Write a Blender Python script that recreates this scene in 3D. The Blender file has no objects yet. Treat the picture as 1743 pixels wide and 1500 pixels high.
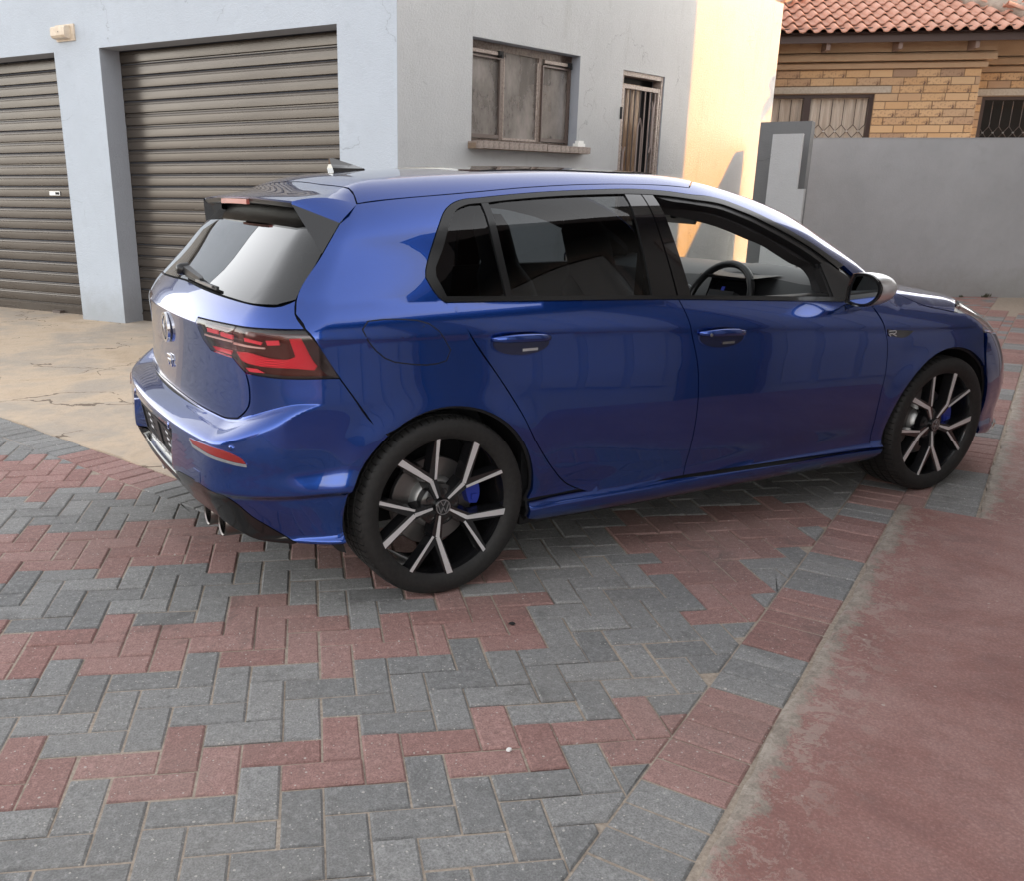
import bpy, bmesh, math, random
import numpy as np
from mathutils import Matrix, Vector
from mathutils.geometry import delaunay_2d_cdt
random.seed(7); np.random.seed(7)
R = math.radians
SC = bpy.context.scene
COL = SC.collection

# ------------------------------------------------------------------ camera
cam_d = bpy.data.cameras.new('camera'); cam = bpy.data.objects.new('camera', cam_d); COL.objects.link(cam)
CW, CH, CF, CPX, CPY = 1743.0, 1500.0, 1539.53, 721.13, 813.72
CAM = Vector((-1.39665, -3.46223, 1.36722))
YAW, PITCH, ROLL = 1.100026799, -0.307818147, 0.002882518
cam_d.sensor_fit = 'HORIZONTAL'; cam_d.sensor_width = 36.0
cam_d.lens = 36.0 * CF / CW
cam_d.shift_x = (CW / 2 - CPX) / CW
cam_d.shift_y = (CPY - CH / 2) / CW
cam_d.clip_start = 0.05; cam_d.clip_end = 400.0
_f = Vector((math.cos(YAW) * math.cos(PITCH), math.sin(YAW) * math.cos(PITCH), math.sin(PITCH)))
_r = Vector((math.sin(YAW), -math.cos(YAW), 0)); _u = _r.cross(_f)
_r2 = _r * math.cos(ROLL) + _u * math.sin(ROLL); _u2 = _u * math.cos(ROLL) - _r * math.sin(ROLL)
cam.matrix_world = Matrix(((_r2.x, _u2.x, -_f.x, CAM.x), (_r2.y, _u2.y, -_f.y, CAM.y), (_r2.z, _u2.z, -_f.z, CAM.z), (0, 0, 0, 1)))
SC.camera = cam

# ------------------------------------------------------------------ light
SUN_AZ, SUN_EL = R(-22.5), R(11.0)          # direction towards the sun: azimuth from +x, elevation
world = bpy.data.worlds.new('World'); SC.world = world; world.use_nodes = True
wn = world.node_tree.nodes; wl = world.node_tree.links
bg = wn['Background']
sky = wn.new('ShaderNodeTexSky'); sky.sky_type = 'NISHITA'; sky.sun_disc = False
sky.sun_elevation = SUN_EL; sky.sun_rotation = math.pi / 2 - SUN_AZ
sky.air_density = 1.0; sky.dust_density = 3.0; sky.ozone_density = 1.2; sky.altitude = 1400
bg.inputs['Strength'].default_value = 0.15
hsv = wn.new('ShaderNodeHueSaturation'); hsv.inputs['Saturation'].default_value = 0.20     # hazy, milky evening sky
wl.new(sky.outputs['Color'], hsv.inputs['Color']); tint = wn.new('ShaderNodeMix'); tint.data_type = 'RGBA'; tint.blend_type = 'MULTIPLY'; tint.inputs[0].default_value = 1.0; tint.inputs[7].default_value = (1.04, 1.0, 0.955, 1)
wl.new(hsv.outputs['Color'], tint.inputs[6]); wl.new(tint.outputs[2], bg.inputs['Color'])
sun_d = bpy.data.lights.new('sun', 'SUN'); sun_d.energy = 1.5; sun_d.angle = R(0.5); sun_d.color = (1.0, 0.37, 0.015)
sun = bpy.data.objects.new('sun', sun_d); COL.objects.link(sun)
_sd = Vector((math.cos(SUN_EL) * math.cos(SUN_AZ), math.cos(SUN_EL) * math.sin(SUN_AZ), math.sin(SUN_EL)))
sun.rotation_euler = _sd.to_track_quat('Z', 'Y').to_euler(); sun.location = (20, -9, 12)
SC.view_settings.view_transform = 'Standard'; SC.view_settings.look = 'None'
SC.view_settings.exposure = 2.5; SC.view_settings.gamma = 1.0; SC.view_settings.use_curve_mapping = False
SC.render.engine = 'CYCLES'
SC.cycles.max_bounces = 8; SC.cycles.transparent_max_bounces = 16; SC.cycles.glossy_bounces = 5; SC.cycles.diffuse_bounces = 4
SC.cycles.use_denoising = True

# ------------------------------------------------------------------ helpers
def link(o, parent=None):
    COL.objects.link(o)
    if parent is not None: o.parent = parent
    return o
def tag(o, label=None, cat=None, group=None, kind=None):
    if label: o['label'] = label
    if cat: o['category'] = cat
    if group: o['group'] = group
    if kind: o['kind'] = kind
    return o
def empty(name, loc=(0, 0, 0), rz=0.0, parent=None):
    o = bpy.data.objects.new(name, None); o.location = loc; o.rotation_euler = (0, 0, rz); o.empty_display_size = 0.2
    return link(o, parent)
class MB:
    """collects simple solids into one mesh"""
    def __init__(s): s.v = []; s.f = []; s.m = []
    def add(s, vs, fs, mi=0):
        n = len(s.v); s.v += [tuple(q) for q in vs]; s.f += [tuple(n + i for i in f) for f in fs]; s.m += [mi] * len(fs); return s
    def box(s, x0, x1, y0, y1, z0, z1, mi=0, rot=None, at=None):
        v = [(x, y, z) for x in (x0, x1) for y in (y0, y1) for z in (z0, z1)]
        if rot is not None: v = [tuple(rot @ Vector(q)) for q in v]
        if at is not None: v = [tuple(Vector(q) + Vector(at)) for q in v]
        return s.add(v, [(0, 1, 3, 2), (4, 6, 7, 5), (0, 4, 5, 1), (2, 3, 7, 6), (0, 2, 6, 4), (1, 5, 7, 3)], mi)
    def bar(s, a, b, w, h=None, mi=0, up=(0, 0, 1)):
        a = Vector(a); b = Vector(b); d = (b - a).normalized(); h = w if h is None else h
        u = Vector(up); x = d.cross(u)
        if x.length < 1e-4: x = d.cross(Vector((0, 1, 0)))
        x.normalize(); y = x.cross(d)
        v = [p + x * i * w / 2 + y * j * h / 2 for p in (a, b) for i in (-1, 1) for j in (-1, 1)]
        return s.add(v, [(0, 1, 3, 2), (4, 6, 7, 5), (0, 4, 5, 1), (2, 3, 7, 6), (0, 2, 6, 4), (1, 5, 7, 3)], mi)
    def tube(s, pts, r, n=8, mi=0, cap=True, closed=False):
        pts = [Vector(p) for p in pts]; N = len(pts); vs = []; fs = []; ref = None
        for i, p in enumerate(pts):
            if closed: d = pts[(i + 1) % N] - pts[i - 1]
            else: d = pts[min(i + 1, N - 1)] - pts[max(i - 1, 0)]
            d.normalize()
            if ref is None: ref = d.orthogonal().normalized()
            ref = (ref - d * ref.dot(d)).normalized(); b = d.cross(ref)
            rr = r[i] if isinstance(r, (list, tuple)) else r
            vs += [p + (ref * math.cos(2 * math.pi * k / n) + b * math.sin(2 * math.pi * k / n)) * rr for k in range(n)]
        for i in range(N if closed else N - 1):
            j = (i + 1) % N
            fs += [(i * n + k, i * n + (k + 1) % n, j * n + (k + 1) % n, j * n + k) for k in range(n)]
        if cap and not closed: fs += [tuple(reversed(range(n))), tuple((N - 1) * n + k for k in range(n))]
        return s.add(vs, fs, mi)
    def lathe(s, prof, n=48, mi=0, axis='y', ang=(0, 2 * math.pi)):
        full = abs(ang[1] - ang[0] - 2 * math.pi) < 1e-6; m = n if full else n + 1; vs = []; fs = []
        for k in range(m):
            t = ang[0] + (ang[1] - ang[0]) * k / n; c, q = math.cos(t), math.sin(t)
            for r, h in prof: vs.append((r * c, h, r * q) if axis == 'y' else ((r * c, r * q, h) if axis == 'z' else (h, r * c, r * q)))
        P = len(prof)
        for k in range(n):
            k2 = (k + 1) % m
            fs += [(k * P + i, k * P + i + 1, k2 * P + i + 1, k2 * P + i) for i in range(P - 1)]
        return s.add(vs, fs, mi)
    def prism(s, poly, z0, z1, mi=0, inset=0.0, bev=0.0):
        """poly: ccw xy polygon; optional bevelled top"""
        n = len(poly); vs = [(x, y, z0) for x, y in poly] + [(x, y, z1 - bev) for x, y in poly]; fs = []
        fs += [(i, (i + 1) % n, n + (i + 1) % n, n + i) for i in range(n)]
        if inset > 0:
            ip = inset_poly(poly, inset); vs += [(x, y, z1) for x, y in ip]
            fs += [(n + i, n + (i + 1) % n, 2 * n + (i + 1) % n, 2 * n + i) for i in range(n)]
            fs.append(tuple(range(2 * n, 3 * n)))
        else: fs.append(tuple(range(n, 2 * n)))
        return s.add(vs, fs, mi)
    def mesh(s, name, mats, smooth=False, fix=True, shade_angle=None):
        me = bpy.data.meshes.new(name); me.from_pydata([tuple(q) for q in s.v], [], s.f)
        for m in (mats if isinstance(mats, (list, tuple)) else [mats]): me.materials.append(m)
        if len(set(s.m)) > 1: me.polygons.foreach_set('material_index', s.m)
        if fix:
            bm = bmesh.new(); bm.from_mesh(me); bmesh.ops.recalc_face_normals(bm, faces=bm.faces)
            bm.to_mesh(me); bm.free()
        if smooth or shade_angle:
            me.polygons.foreach_set('use_smooth', [True] * len(me.polygons))
            if shade_angle: me.set_sharp_from_angle(angle=R(shade_angle))
        me.update(); return me
    def obj(s, name, mats, parent=None, **k):
        o = bpy.data.objects.new(name, s.mesh(name, mats, **k)); return link(o, parent)
def inset_poly(poly, d):
    n = len(poly); out = []
    for i in range(n):
        p0 = np.array(poly[i - 1]); p = np.array(poly[i]); p1 = np.array(poly[(i + 1) % n])
        a = (p - p0); a = a / (np.linalg.norm(a) + 1e-12); b = (p1 - p); b = b / (np.linalg.norm(b) + 1e-12)
        na = np.array([-a[1], a[0]]); nb = np.array([-b[1], b[0]]); m = na + nb; L = max(1 + na @ nb, .35)
        out.append(tuple(p + m / L * d))
    return out
def clip_poly(poly, p, n):
    """keep the side where (q-p).n >= 0"""
    out = []; N = len(poly)
    for i in range(N):
        a = poly[i]; b = poly[(i + 1) % N]; da = (a[0] - p[0]) * n[0] + (a[1] - p[1]) * n[1]; db = (b[0] - p[0]) * n[0] + (b[1] - p[1]) * n[1]
        if da >= 0: out.append(a)
        if (da >= 0) != (db >= 0):
            t = da / (da - db); out.append((a[0] + (b[0] - a[0]) * t, a[1] + (b[1] - a[1]) * t))
    return out
def area(poly): return abs(sum(poly[i][0] * poly[(i + 1) % len(poly)][1] - poly[(i + 1) % len(poly)][0] * poly[i][1] for i in range(len(poly)))) / 2
def dup(o, parent=None, loc=None, rot=None, kids=True):
    c = o.copy(); COL.objects.link(c)
    if parent is not None: c.parent = parent
    if loc is not None: c.location = loc
    if rot is not None: c.rotation_euler = rot
    if kids:
        for ch in list(o.children): dup(ch, c)
    return c

# ------------------------------------------------------------------ materials
class NT:
    def __init__(s, name):
        s.m = bpy.data.materials.new(name); s.m.use_nodes = True; s.t = s.m.node_tree; s.n = s.t.nodes; s.p = s.n['Principled BSDF']; s.out = s.n['Material Output']
    def node(s, typ, **k):
        q = s.n.new('ShaderNode' + typ)
        for a, b in k.items(): setattr(q, a, b)
        return q
    def l(s, a, b): s.t.links.new(a, b)
    def coord(s, kind='Object'): return s.node('TexCoord').outputs[kind]
    def noise(s, scale, detail=4, rough=.6, vec=None, dist=0.0, sc3=None):
        q = s.node('TexNoise'); q.inputs['Scale'].default_value = scale; q.inputs['Detail'].default_value = detail; q.inputs['Roughness'].default_value = rough; q.inputs['Distortion'].default_value = dist
        v = vec if vec is not None else s.coord()
        if sc3:
            mp = s.node('Mapping'); mp.inputs['Scale'].default_value = sc3; s.l(v, mp.inputs['Vector']); v = mp.outputs['Vector']
        s.l(v, q.inputs['Vector']); return q.outputs['Fac']
    def ramp(s, fac, stops):
        q = s.node('ValToRGB'); e = q.color_ramp.elements
        while len(e) < len(stops): e.new(.5)
        for a, (p, c) in zip(e, stops): a.position = p; a.color = c if len(c) == 4 else (*c, 1)
        s.l(fac, q.inputs['Fac']); return q.outputs['Color']
    def val(s, fac, a0, a1, b0, b1):
        q = s.node('MapRange'); q.inputs['From Min'].default_value = a0; q.inputs['From Max'].default_value = a1; q.inputs['To Min'].default_value = b0; q.inputs['To Max'].default_value = b1
        s.l(fac, q.inputs['Value']); return q.outputs['Result']
    def math(s, op, a, b=None, clamp=False):
        q = s.node('Math', operation=op, use_clamp=clamp)
        for i, x in enumerate((a, b)):
            if x is None: continue
            if isinstance(x, (int, float)): q.inputs[i].default_value = x
            else: s.l(x, q.inputs[i])
        return q.outputs[0]
    def mix(s, fac, a, b, mode='MIX'):
        q = s.node('Mix', data_type='RGBA', blend_type=mode)
        for i, x in ((0, fac), (6, a), (7, b)):
            if isinstance(x, (int, float)): q.inputs[i].default_value = x
            elif isinstance(x, tuple): q.inputs[i].default_value = (*x, 1) if len(x) == 3 else x
            else: s.l(x, q.inputs[i])
        return q.outputs[2]
    def bump(s, h, strength=.3, dist=.01):
        q = s.node('Bump'); q.inputs['Strength'].default_value = strength; q.inputs['Distance'].default_value = dist; s.l(h, q.inputs['Height'])
        s.l(q.outputs['Normal'], s.p.inputs['Normal']); return q
    def set(s, **k):
        names = {'rough': 'Roughness', 'metal': 'Metallic', 'coat': 'Coat Weight', 'coatr': 'Coat Roughness', 'spec': 'Specular IOR Level', 'color': 'Base Color', 'ior': 'IOR', 'trans': 'Transmission Weight', 'alpha': 'Alpha', 'sheen': 'Sheen Weight'}
        for a, b in k.items():
            i = s.p.inputs[names[a]]
            if hasattr(b, 'is_linked'): s.l(b, i)
            elif isinstance(b, tuple): i.default_value = (*b, 1) if len(b) == 3 else b
            else: i.default_value = b
        return s
def plain(name, col, rough=.5, metal=0.0, **k): return NT(name).set(color=col, rough=rough, metal=metal, **k).m

def plaster(name, col, var=.06, bump=.5, scale=1.0, stain=None, dirt_haze=.5, crack=.3):
    t = NT(name); P = t.coord(); n1 = t.noise(1.1 * scale, 6, .7); n2 = t.noise(95 * scale, 3, .65); n3 = t.noise(42 * scale, 4, .6); n4 = t.noise(5 * scale, 6, .7, dist=.4)
    c0 = tuple(x * (1 - var) for x in col); c1 = tuple(min(1, x * (1 + var)) for x in col); dk = tuple(x * .62 for x in col)
    c = t.ramp(n1, [(.3, c0), (.7, c1)]); c = t.mix(t.val(n4, .55, .78, 0, .22), c, dk)
    if stain:
        s = t.noise(1.6, 6, .7, sc3=(2.2, 2.2, .35)); c = t.mix(t.val(s, .56, .76, 0, .55), c, stain)
    sx = t.node('SeparateXYZ'); t.l(P, sx.inputs[0]); base = t.math('SUBTRACT', .42, t.math('ADD', sx.outputs['Z'], t.math('MULTIPLY', t.math('SUBTRACT', n4, .5), .55)))
    c = t.mix(t.val(base, 0, .35, 0, dirt_haze), c, tuple(x * k for x, k in zip(col, (.60, .56, .50))))
    st = t.noise(7, 5, .7, sc3=(3, 3, .22)); c = t.mix(t.val(st, .62, .80, 0, .28), c, dk)
    vo = t.node('TexVoronoi', feature='DISTANCE_TO_EDGE'); vo.inputs['Scale'].default_value = .75; nn = t.node('TexNoise'); nn.inputs['Scale'].default_value = 3; nn.inputs['Detail'].default_value = 6; t.l(P, nn.inputs['Vector'])
    va = t.node('VectorMath', operation='MULTIPLY_ADD'); t.l(nn.outputs['Color'], va.inputs[0]); va.inputs[1].default_value = (.6, .6, .6); t.l(P, va.inputs[2]); t.l(va.outputs[0], vo.inputs['Vector'])
    cr = t.math('MULTIPLY', t.math('LESS_THAN', vo.outputs['Distance'], .0028), t.math('GREATER_THAN', t.noise(1.3, 3), .56)); c = t.mix(t.math('MULTIPLY', cr, crack), c, tuple(x * .35 for x in col))
    t.set(color=c, rough=.88, spec=.25)
    h = t.math('ADD', t.math('MULTIPLY', n2, .55), t.math('MULTIPLY', n3, .6)); h = t.math('SUBTRACT', t.math('ADD', h, t.math('MULTIPLY', n4, .5)), cr); t.bump(h, bump, .014); return t.m
M = {}
M['plaster_garage'] = plaster('plaster_garage', (.47, .515, .575), .05, .65)
M['plaster_side'] = plaster('plaster_side', (.50, .505, .505), .05, .7, stain=(.36, .355, .335))
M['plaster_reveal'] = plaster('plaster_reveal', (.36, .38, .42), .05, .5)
M['plaster_fence'] = plaster('plaster_fence', (.46, .47, .485), .09, .28, crack=0.0)
M['plaster_pier'] = plaster('plaster_pier', (.20, .205, .21), .08, .4)
M['plaster_panel'] = plaster('plaster_panel', (.54, .545, .55), .05, .5)
M['plaster_house'] = plaster('plaster_house', (.42, .30, .20), .08, .3)
M['plaster_neighbour'] = plaster('plaster_neighbour', (.13, .12, .11), .06, .3)
t = NT('slat_metal'); n = t.noise(2.2, 5, .6, sc3=(.22, 1, 7)); n2 = t.noise(1.8, 4, .6, sc3=(.5, 1, 3))
t.set(color=t.ramp(n, [(.3, (.072, .061, .052)), (.7, (.118, .10, .086))]), metal=.45, rough=t.val(n2, .3, .7, .20, .30), spec=.6); M['slat'] = t.m
M['lintel_dark'] = plain('lintel_dark', (.04, .045, .06), .8)
M['black_void'] = plain('black_void', (.012, .012, .013), .9)
t = NT('frame_brown'); n = t.noise(40, 5, .7); t.set(color=t.ramp(n, [(.35, (.075, .045, .035)), (.6, (.17, .125, .10))]), rough=.55); t.bump(n, .4, .003); M['frame_brown'] = t.m
t = NT('frame_pale'); n = t.noise(50, 5, .7); t.set(color=t.ramp(n, [(.35, (.20, .15, .125)), (.6, (.40, .33, .29))]), rough=.6); M['frame_pale'] = t.m
M['frame_house'] = plain('frame_house', (.055, .038, .036), .45)
M['bars'] = plain('bars', (.10, .075, .065), .5)
M['bars_pale'] = plain('bars_pale', (.30, .24, .22), .5)
t = NT('old_wood'); n = t.noise(5, 6, .7, sc3=(9, 9, .7), dist=.6); t.set(color=t.ramp(n, [(.3, (.06, .028, .014)), (.52, (.21, .115, .055)), (.7, (.40, .29, .18))]), rough=.6); t.bump(n, .4, .004); M['wood'] = t.m
t = NT('sill_tile'); n = t.noise(30, 4); t.set(color=t.ramp(n, [(.3, (.20, .155, .13)), (.7, (.34, .28, .245))]), rough=.55); M['sill_tile'] = t.m
t = NT('lamp_plastic'); n = t.noise(14, 5); t.set(color=t.ramp(n, [(.3, (.55, .44, .33)), (.7, (.72, .62, .50))]), rough=.5); M['lamp_plastic'] = t.m
M['white_plastic'] = plain('white_plastic', (.8, .8, .78), .4)
t = NT('curtain'); n = t.noise(3, 4, .6, sc3=(26, 26, .8)); t.set(color=t.ramp(n, [(.3, (.5, .43, .36)), (.7, (.80, .74, .66))]), rough=.9); M['curtain'] = t.m
M['room_dark'] = plain('room_dark', (.05, .045, .04), .9)
def glass(name, tint, ior=1.5, rough=0.0, dirt_haze=None, fmul=1.0):
    t = NT(name); t.n.remove(t.p)
    tr = t.node('BsdfTransparent'); tr.inputs['Color'].default_value = (*tint, 1)
    gl = t.node('BsdfGlossy'); gl.inputs['Roughness'].default_value = rough; gl.inputs['Color'].default_value = (1, 1, 1, 1)
    fr = t.node('Fresnel'); fr.inputs['IOR'].default_value = ior
    geo = t.node('NewGeometry')
    mx = t.node('MixShader'); f = fr.outputs[0]
    f = t.math('MULTIPLY', f, fmul, True)
    f = t.math('MULTIPLY', f, t.math('SUBTRACT', 1.0, geo.outputs['Backfacing']))
    t.l(f, mx.inputs[0]); t.l(tr.outputs[0], mx.inputs[1]); t.l(gl.outputs[0], mx.inputs[2])
    last = mx.outputs[0]
    if dirt_haze:
        df = t.node('BsdfDiffuse'); df.inputs['Color'].default_value = (*dirt_haze[0], 1)
        m2 = t.node('MixShader'); n = t.noise(2.2, 6, .65, sc3=(1.6, 1.6, .9)); t.l(t.val(n, .35, .75, dirt_haze[1], dirt_haze[2]), m2.inputs[0])
        t.l(last, m2.inputs[1]); t.l(df.outputs[0], m2.inputs[2]); last = m2.outputs[0]
    t.l(last, t.out.inputs['Surface']); return t.m
M['pane_old'] = glass('pane_old', (.55, .52, .48), 1.5, .03, dirt_haze=((.62, .565, .52), .18, .55), fmul=3.0)  # pale film painted over the panes stands in for their grey reflections
M['pane_house'] = glass('pane_house', (.9, .9, .9), 1.5, .0)
M['pane_house_dark'] = glass('pane_house_dark', (.5, .52, .54), 1.55, .0, fmul=1.5)
# bricks, tiles
t = NT('face_brick'); oi = t.node('ObjectInfo'); rnd = t.math('FRACT', t.math('MULTIPLY', oi.outputs['Random'], 7.31))
base = t.ramp(rnd, [(0, (.52, .34, .19)), (.35, (.60, .42, .25)), (.62, (.50, .34, .21)), (.82, (.36, .255, .185)), (1, (.64, .46, .275))])
n = t.noise(13, 6, .75, dist=.4); spot = t.val(n, .50, .64, 0, 1); spot = t.math('MULTIPLY', spot, t.val(oi.outputs['Random'], .2, .6, 0, .95))
t.set(color=t.mix(spot, base, (.15, .095, .075)), rough=.85, spec=.2); t.bump(t.noise(60, 4), .5, .004); M['brick'] = t.m
t = NT('mortar'); n = t.noise(60, 4); t.set(color=t.ramp(n, [(.3, (.20, .145, .10)), (.7, (.28, .21, .15))]), rough=.95); M['mortar'] = t.m
t = NT('lintel_concrete'); n = t.noise(30, 5); t.set(color=t.ramp(n, [(.3, (.36, .32, .27)), (.7, (.48, .44, .38))]), rough=.9); M['lintel'] = t.m
t = NT('roof_tile'); oi = t.node('ObjectInfo'); n = t.noise(7, 5, .6)
b0 = t.ramp(n, [(.3, (.50, .26, .185)), (.7, (.64, .37, .285))]); t.set(color=t.mix(t.val(oi.outputs['Random'], 0, 1, 0, .6), b0, (.48, .26, .19)), rough=.75, spec=.3); t.bump(t.noise(90, 3), .3, .003); M['roof_tile'] = t.m
t = NT('ridge_cement'); n = t.noise(18, 5); t.set(color=t.ramp(n, [(.3, (.34, .28, .235)), (.7, (.46, .40, .34))]), rough=.95); t.bump(n, .5, .01); M['cement'] = t.m
M['fascia'] = plain('fascia', (.075, .052, .048), .5)
M['rafter'] = plain('rafter', (.20, .145, .125), .6)
# ground
t = NT('joint_sand'); n = t.noise(90, 5, .7); t.set(color=t.ramp(n, [(.3, (.27, .225, .185)), (.7, (.50, .425, .35))]), rough=1.0, spec=.1); t.bump(n, .6, .006); M['sand'] = t.m
def paver(name, c0, c1, stain):
    t = NT(name); oi = t.node('ObjectInfo'); at = t.node('Attribute'); at.attribute_name = 'rnd'
    geo = t.node('NewGeometry'); P = geo.outputs['Position']
    rnd = t.math('FRACT', t.math('ADD', oi.outputs['Random'], at.outputs['Fac']))
    c = t.ramp(rnd, [(0, c0), (1, c1)]); dk = tuple(x * .42 for x in c0); lt = tuple(min(1, x * 1.55) for x in c1)
    n = t.noise(48, 6, .8, vec=P); f = t.noise(210, 3, .7, vec=P); g = t.noise(17, 6, .75, vec=P, dist=.6)
    c = t.mix(t.val(f, .38, .62, .55, 0), c, dk); c = t.mix(t.val(n, .52, .74, 0, .55), c, lt); c = t.mix(t.val(n, .46, .28, 0, .5), c, dk)
    big = t.noise(3.6, 6, .75, vec=P, dist=.7); c = t.mix(t.val(big, .57, .70, 0, .62), c, stain); c = t.mix(t.val(g, .60, .74, 0, .6), c, stain)
    dust = t.noise(1.1, 5, .65, vec=P); c = t.mix(t.val(dust, .42, .75, .0, .30), c, (.30, .275, .245))
    for sc, thr, lim, am in ((95, .24, .62, .8), (52, .20, .80, .75)):
        vo = t.node('TexVoronoi'); vo.inputs['Scale'].default_value = sc; t.l(P, vo.inputs['Vector']); sel = t.node('SeparateColor'); t.l(vo.outputs['Color'], sel.inputs[0])
        sp = t.math('MULTIPLY', t.math('LESS_THAN', vo.outputs['Distance'], t.math('MULTIPLY', sel.outputs[1], thr)), t.math('GREATER_THAN', sel.outputs[0], lim)); c = t.mix(t.math('MULTIPLY', sp, am), c, (.56, .53, .49))
    t.set(color=c, rough=.85, spec=.25); t.bump(t.math('ADD', t.math('MULTIPLY', n, 1.1), t.math('ADD', t.math('MULTIPLY', f, .5), g)), .75, .006); return t.m
M['paver_grey'] = paver('paver_grey', (.245, .245, .243), (.355, .352, .345), (.11, .108, .105))
M['paver_red'] = paver('paver_red', (.34, .195, .175), (.44, .27, .245), (.15, .112, .103))
t = NT('apron_concrete'); P = t.coord(); n = t.noise(1.2, 7, .65, dist=.4); n2 = t.noise(9, 6, .7, dist=.8)
c = t.ramp(n, [(.25, (.46, .35, .245)), (.45, (.56, .445, .33)), (.6, (.42, .36, .30)), (.75, (.60, .50, .39))]); c = t.mix(t.val(n2, .5, .75, 0, .5), c, (.36, .29, .23))
vo = t.node('TexVoronoi', feature='DISTANCE_TO_EDGE'); vo.inputs['Scale'].default_value = 1.1
mp = t.node('Mapping'); nn = t.node('TexNoise'); nn.inputs['Scale'].default_value = 3.5; nn.inputs['Detail'].default_value = 5; t.l(P, nn.inputs['Vector'])
va = t.node('VectorMath', operation='MULTIPLY_ADD'); t.l(nn.outputs['Color'], va.inputs[0]); va.inputs[1].default_value = (.55, .55, 0); t.l(P, va.inputs[2]); t.l(va.outputs[0], vo.inputs['Vector'])
cr = t.math('LESS_THAN', vo.outputs['Distance'], .006); gate = t.math('GREATER_THAN', t.noise(.9, 3), .5); cr = t.math('MULTIPLY', cr, gate)
c = t.mix(t.math('MULTIPLY', cr, .75), c, (.10, .07, .05)); t.set(color=c, rough=.85, spec=.25)
t.bump(t.math('SUBTRACT', t.math('ADD', t.noise(40, 5), t.math('MULTIPLY', n2, 1.2)), t.math('MULTIPLY', cr, 1.5)), .45, .008); M['apron'] = t.m
# painted slab: local y = distance from its worn edge
t = NT('red_floor_paint'); P = t.coord(); sx = t.node('SeparateXYZ'); t.l(P, sx.inputs[0]); y = sx.outputs['Y']
n = t.noise(1.3, 9, .72, dist=.25, sc3=(1.3, .9, 1)); n2 = t.noise(15, 8, .78, dist=.4); n3 = t.noise(5, 8, .75, dist=.3); f = t.noise(120, 4, .75); f2 = t.noise(330, 2, .6)
c = t.ramp(n, [(.30, (.25, .118, .10)), (.45, (.325, .165, .142)), (.58, (.40, .235, .208)), (.68, (.335, .18, .157)), (.80, (.44, .30, .268))])
c = t.mix(t.val(n3, .50, .66, 0, .5), c, (.215, .125, .115)); c = t.mix(t.val(n3, .42, .30, 0, .45), c, (.40, .27, .245)); c = t.mix(t.val(f, .42, .62, .40, 0), c, (.14, .072, .066)); c = t.mix(t.val(f, .58, .74, 0, .45), c, (.44, .33, .30))
edge = t.math('SUBTRACT', t.math('ADD', y, t.math('MULTIPLY', t.math('SUBTRACT', n2, .5), .30)), t.math('MULTIPLY', t.math('SUBTRACT', n3, .5), .26))
we = t.val(edge, .040, .070, 1, 0); wc = t.ramp(n2, [(.32, (.19, .155, .13)), (.48, (.36, .31, .26)), (.66, (.50, .445, .38))]); wc = t.mix(t.val(f, .4, .6, .45, 0), wc, (.18, .15, .125))
c = t.mix(we, c, wc); halo = t.val(edge, .07, .30, .55, 0); c = t.mix(t.math('MULTIPLY', halo, t.math('GREATER_THAN', n2, .53)), c, (.43, .37, .32))
vo = t.node('TexVoronoi'); vo.inputs['Scale'].default_value = 26; t.l(P, vo.inputs['Vector']); sel = t.node('SeparateColor'); t.l(vo.outputs['Color'], sel.inputs[0])
sp = t.math('MULTIPLY', t.math('LESS_THAN', vo.outputs['Distance'], t.math('MULTIPLY', sel.outputs[1], .16)), t.math('GREATER_THAN', sel.outputs[0], .78)); c = t.mix(t.math('MULTIPLY', sp, .7), c, (.50, .43, .38))
vc = t.node('TexVoronoi', feature='DISTANCE_TO_EDGE'); vc.inputs['Scale'].default_value = .9; nn = t.node('TexNoise'); nn.inputs['Scale'].default_value = 4; nn.inputs['Detail'].default_value = 6; t.l(P, nn.inputs['Vector'])
va = t.node('VectorMath', operation='MULTIPLY_ADD'); t.l(nn.outputs['Color'], va.inputs[0]); va.inputs[1].default_value = (.5, .5, 0); t.l(P, va.inputs[2]); t.l(va.outputs[0], vc.inputs['Vector'])
cr = t.math('MULTIPLY', t.math('LESS_THAN', vc.outputs['Distance'], .0035), t.math('GREATER_THAN', t.noise(1.1, 3), .52)); c = t.mix(t.math('MULTIPLY', cr, .12), c, (.07, .045, .04))
t.set(color=c, rough=t.val(n2, .3, .7, .55, .8), spec=.35); t.bump(t.math('SUBTRACT', t.math('ADD', n2, t.math('ADD', t.math('MULTIPLY', f, .7), t.math('MULTIPLY', f2, .3))), t.math('MULTIPLY', cr, .15)), .6, .006); M['slab'] = t.m
t = NT('earth'); n = t.noise(3, 6); t.set(color=t.ramp(n, [(.3, (.13, .09, .06)), (.7, (.22, .16, .115))]), rough=1.0); M['earth'] = t.m
t = NT('weed_leaf'); n = t.noise(20, 3); t.set(color=t.ramp(n, [(.3, (.05, .055, .03)), (.7, (.10, .085, .05))]), rough=.8); M['weed'] = t.m
M['leaf_dry'] = plain('leaf_dry', (.45, .36, .22), .8)
NBX, NBH = 15.71, 5.5
M['chrome_dull'] = plain('chrome_dull', (.45, .45, .46), .3, 1.0)

M['gate_grey'] = plain('gate_grey', (.36, .345, .335), .5)
M['frame_mid'] = plain('frame_mid', (.11, .08, .068), .55)
M['roof_dark'] = plain('roof_dark', (.045, .042, .042), .7)
M['room_grey'] = plain('room_grey', (.20, .185, .17), .9)

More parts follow.
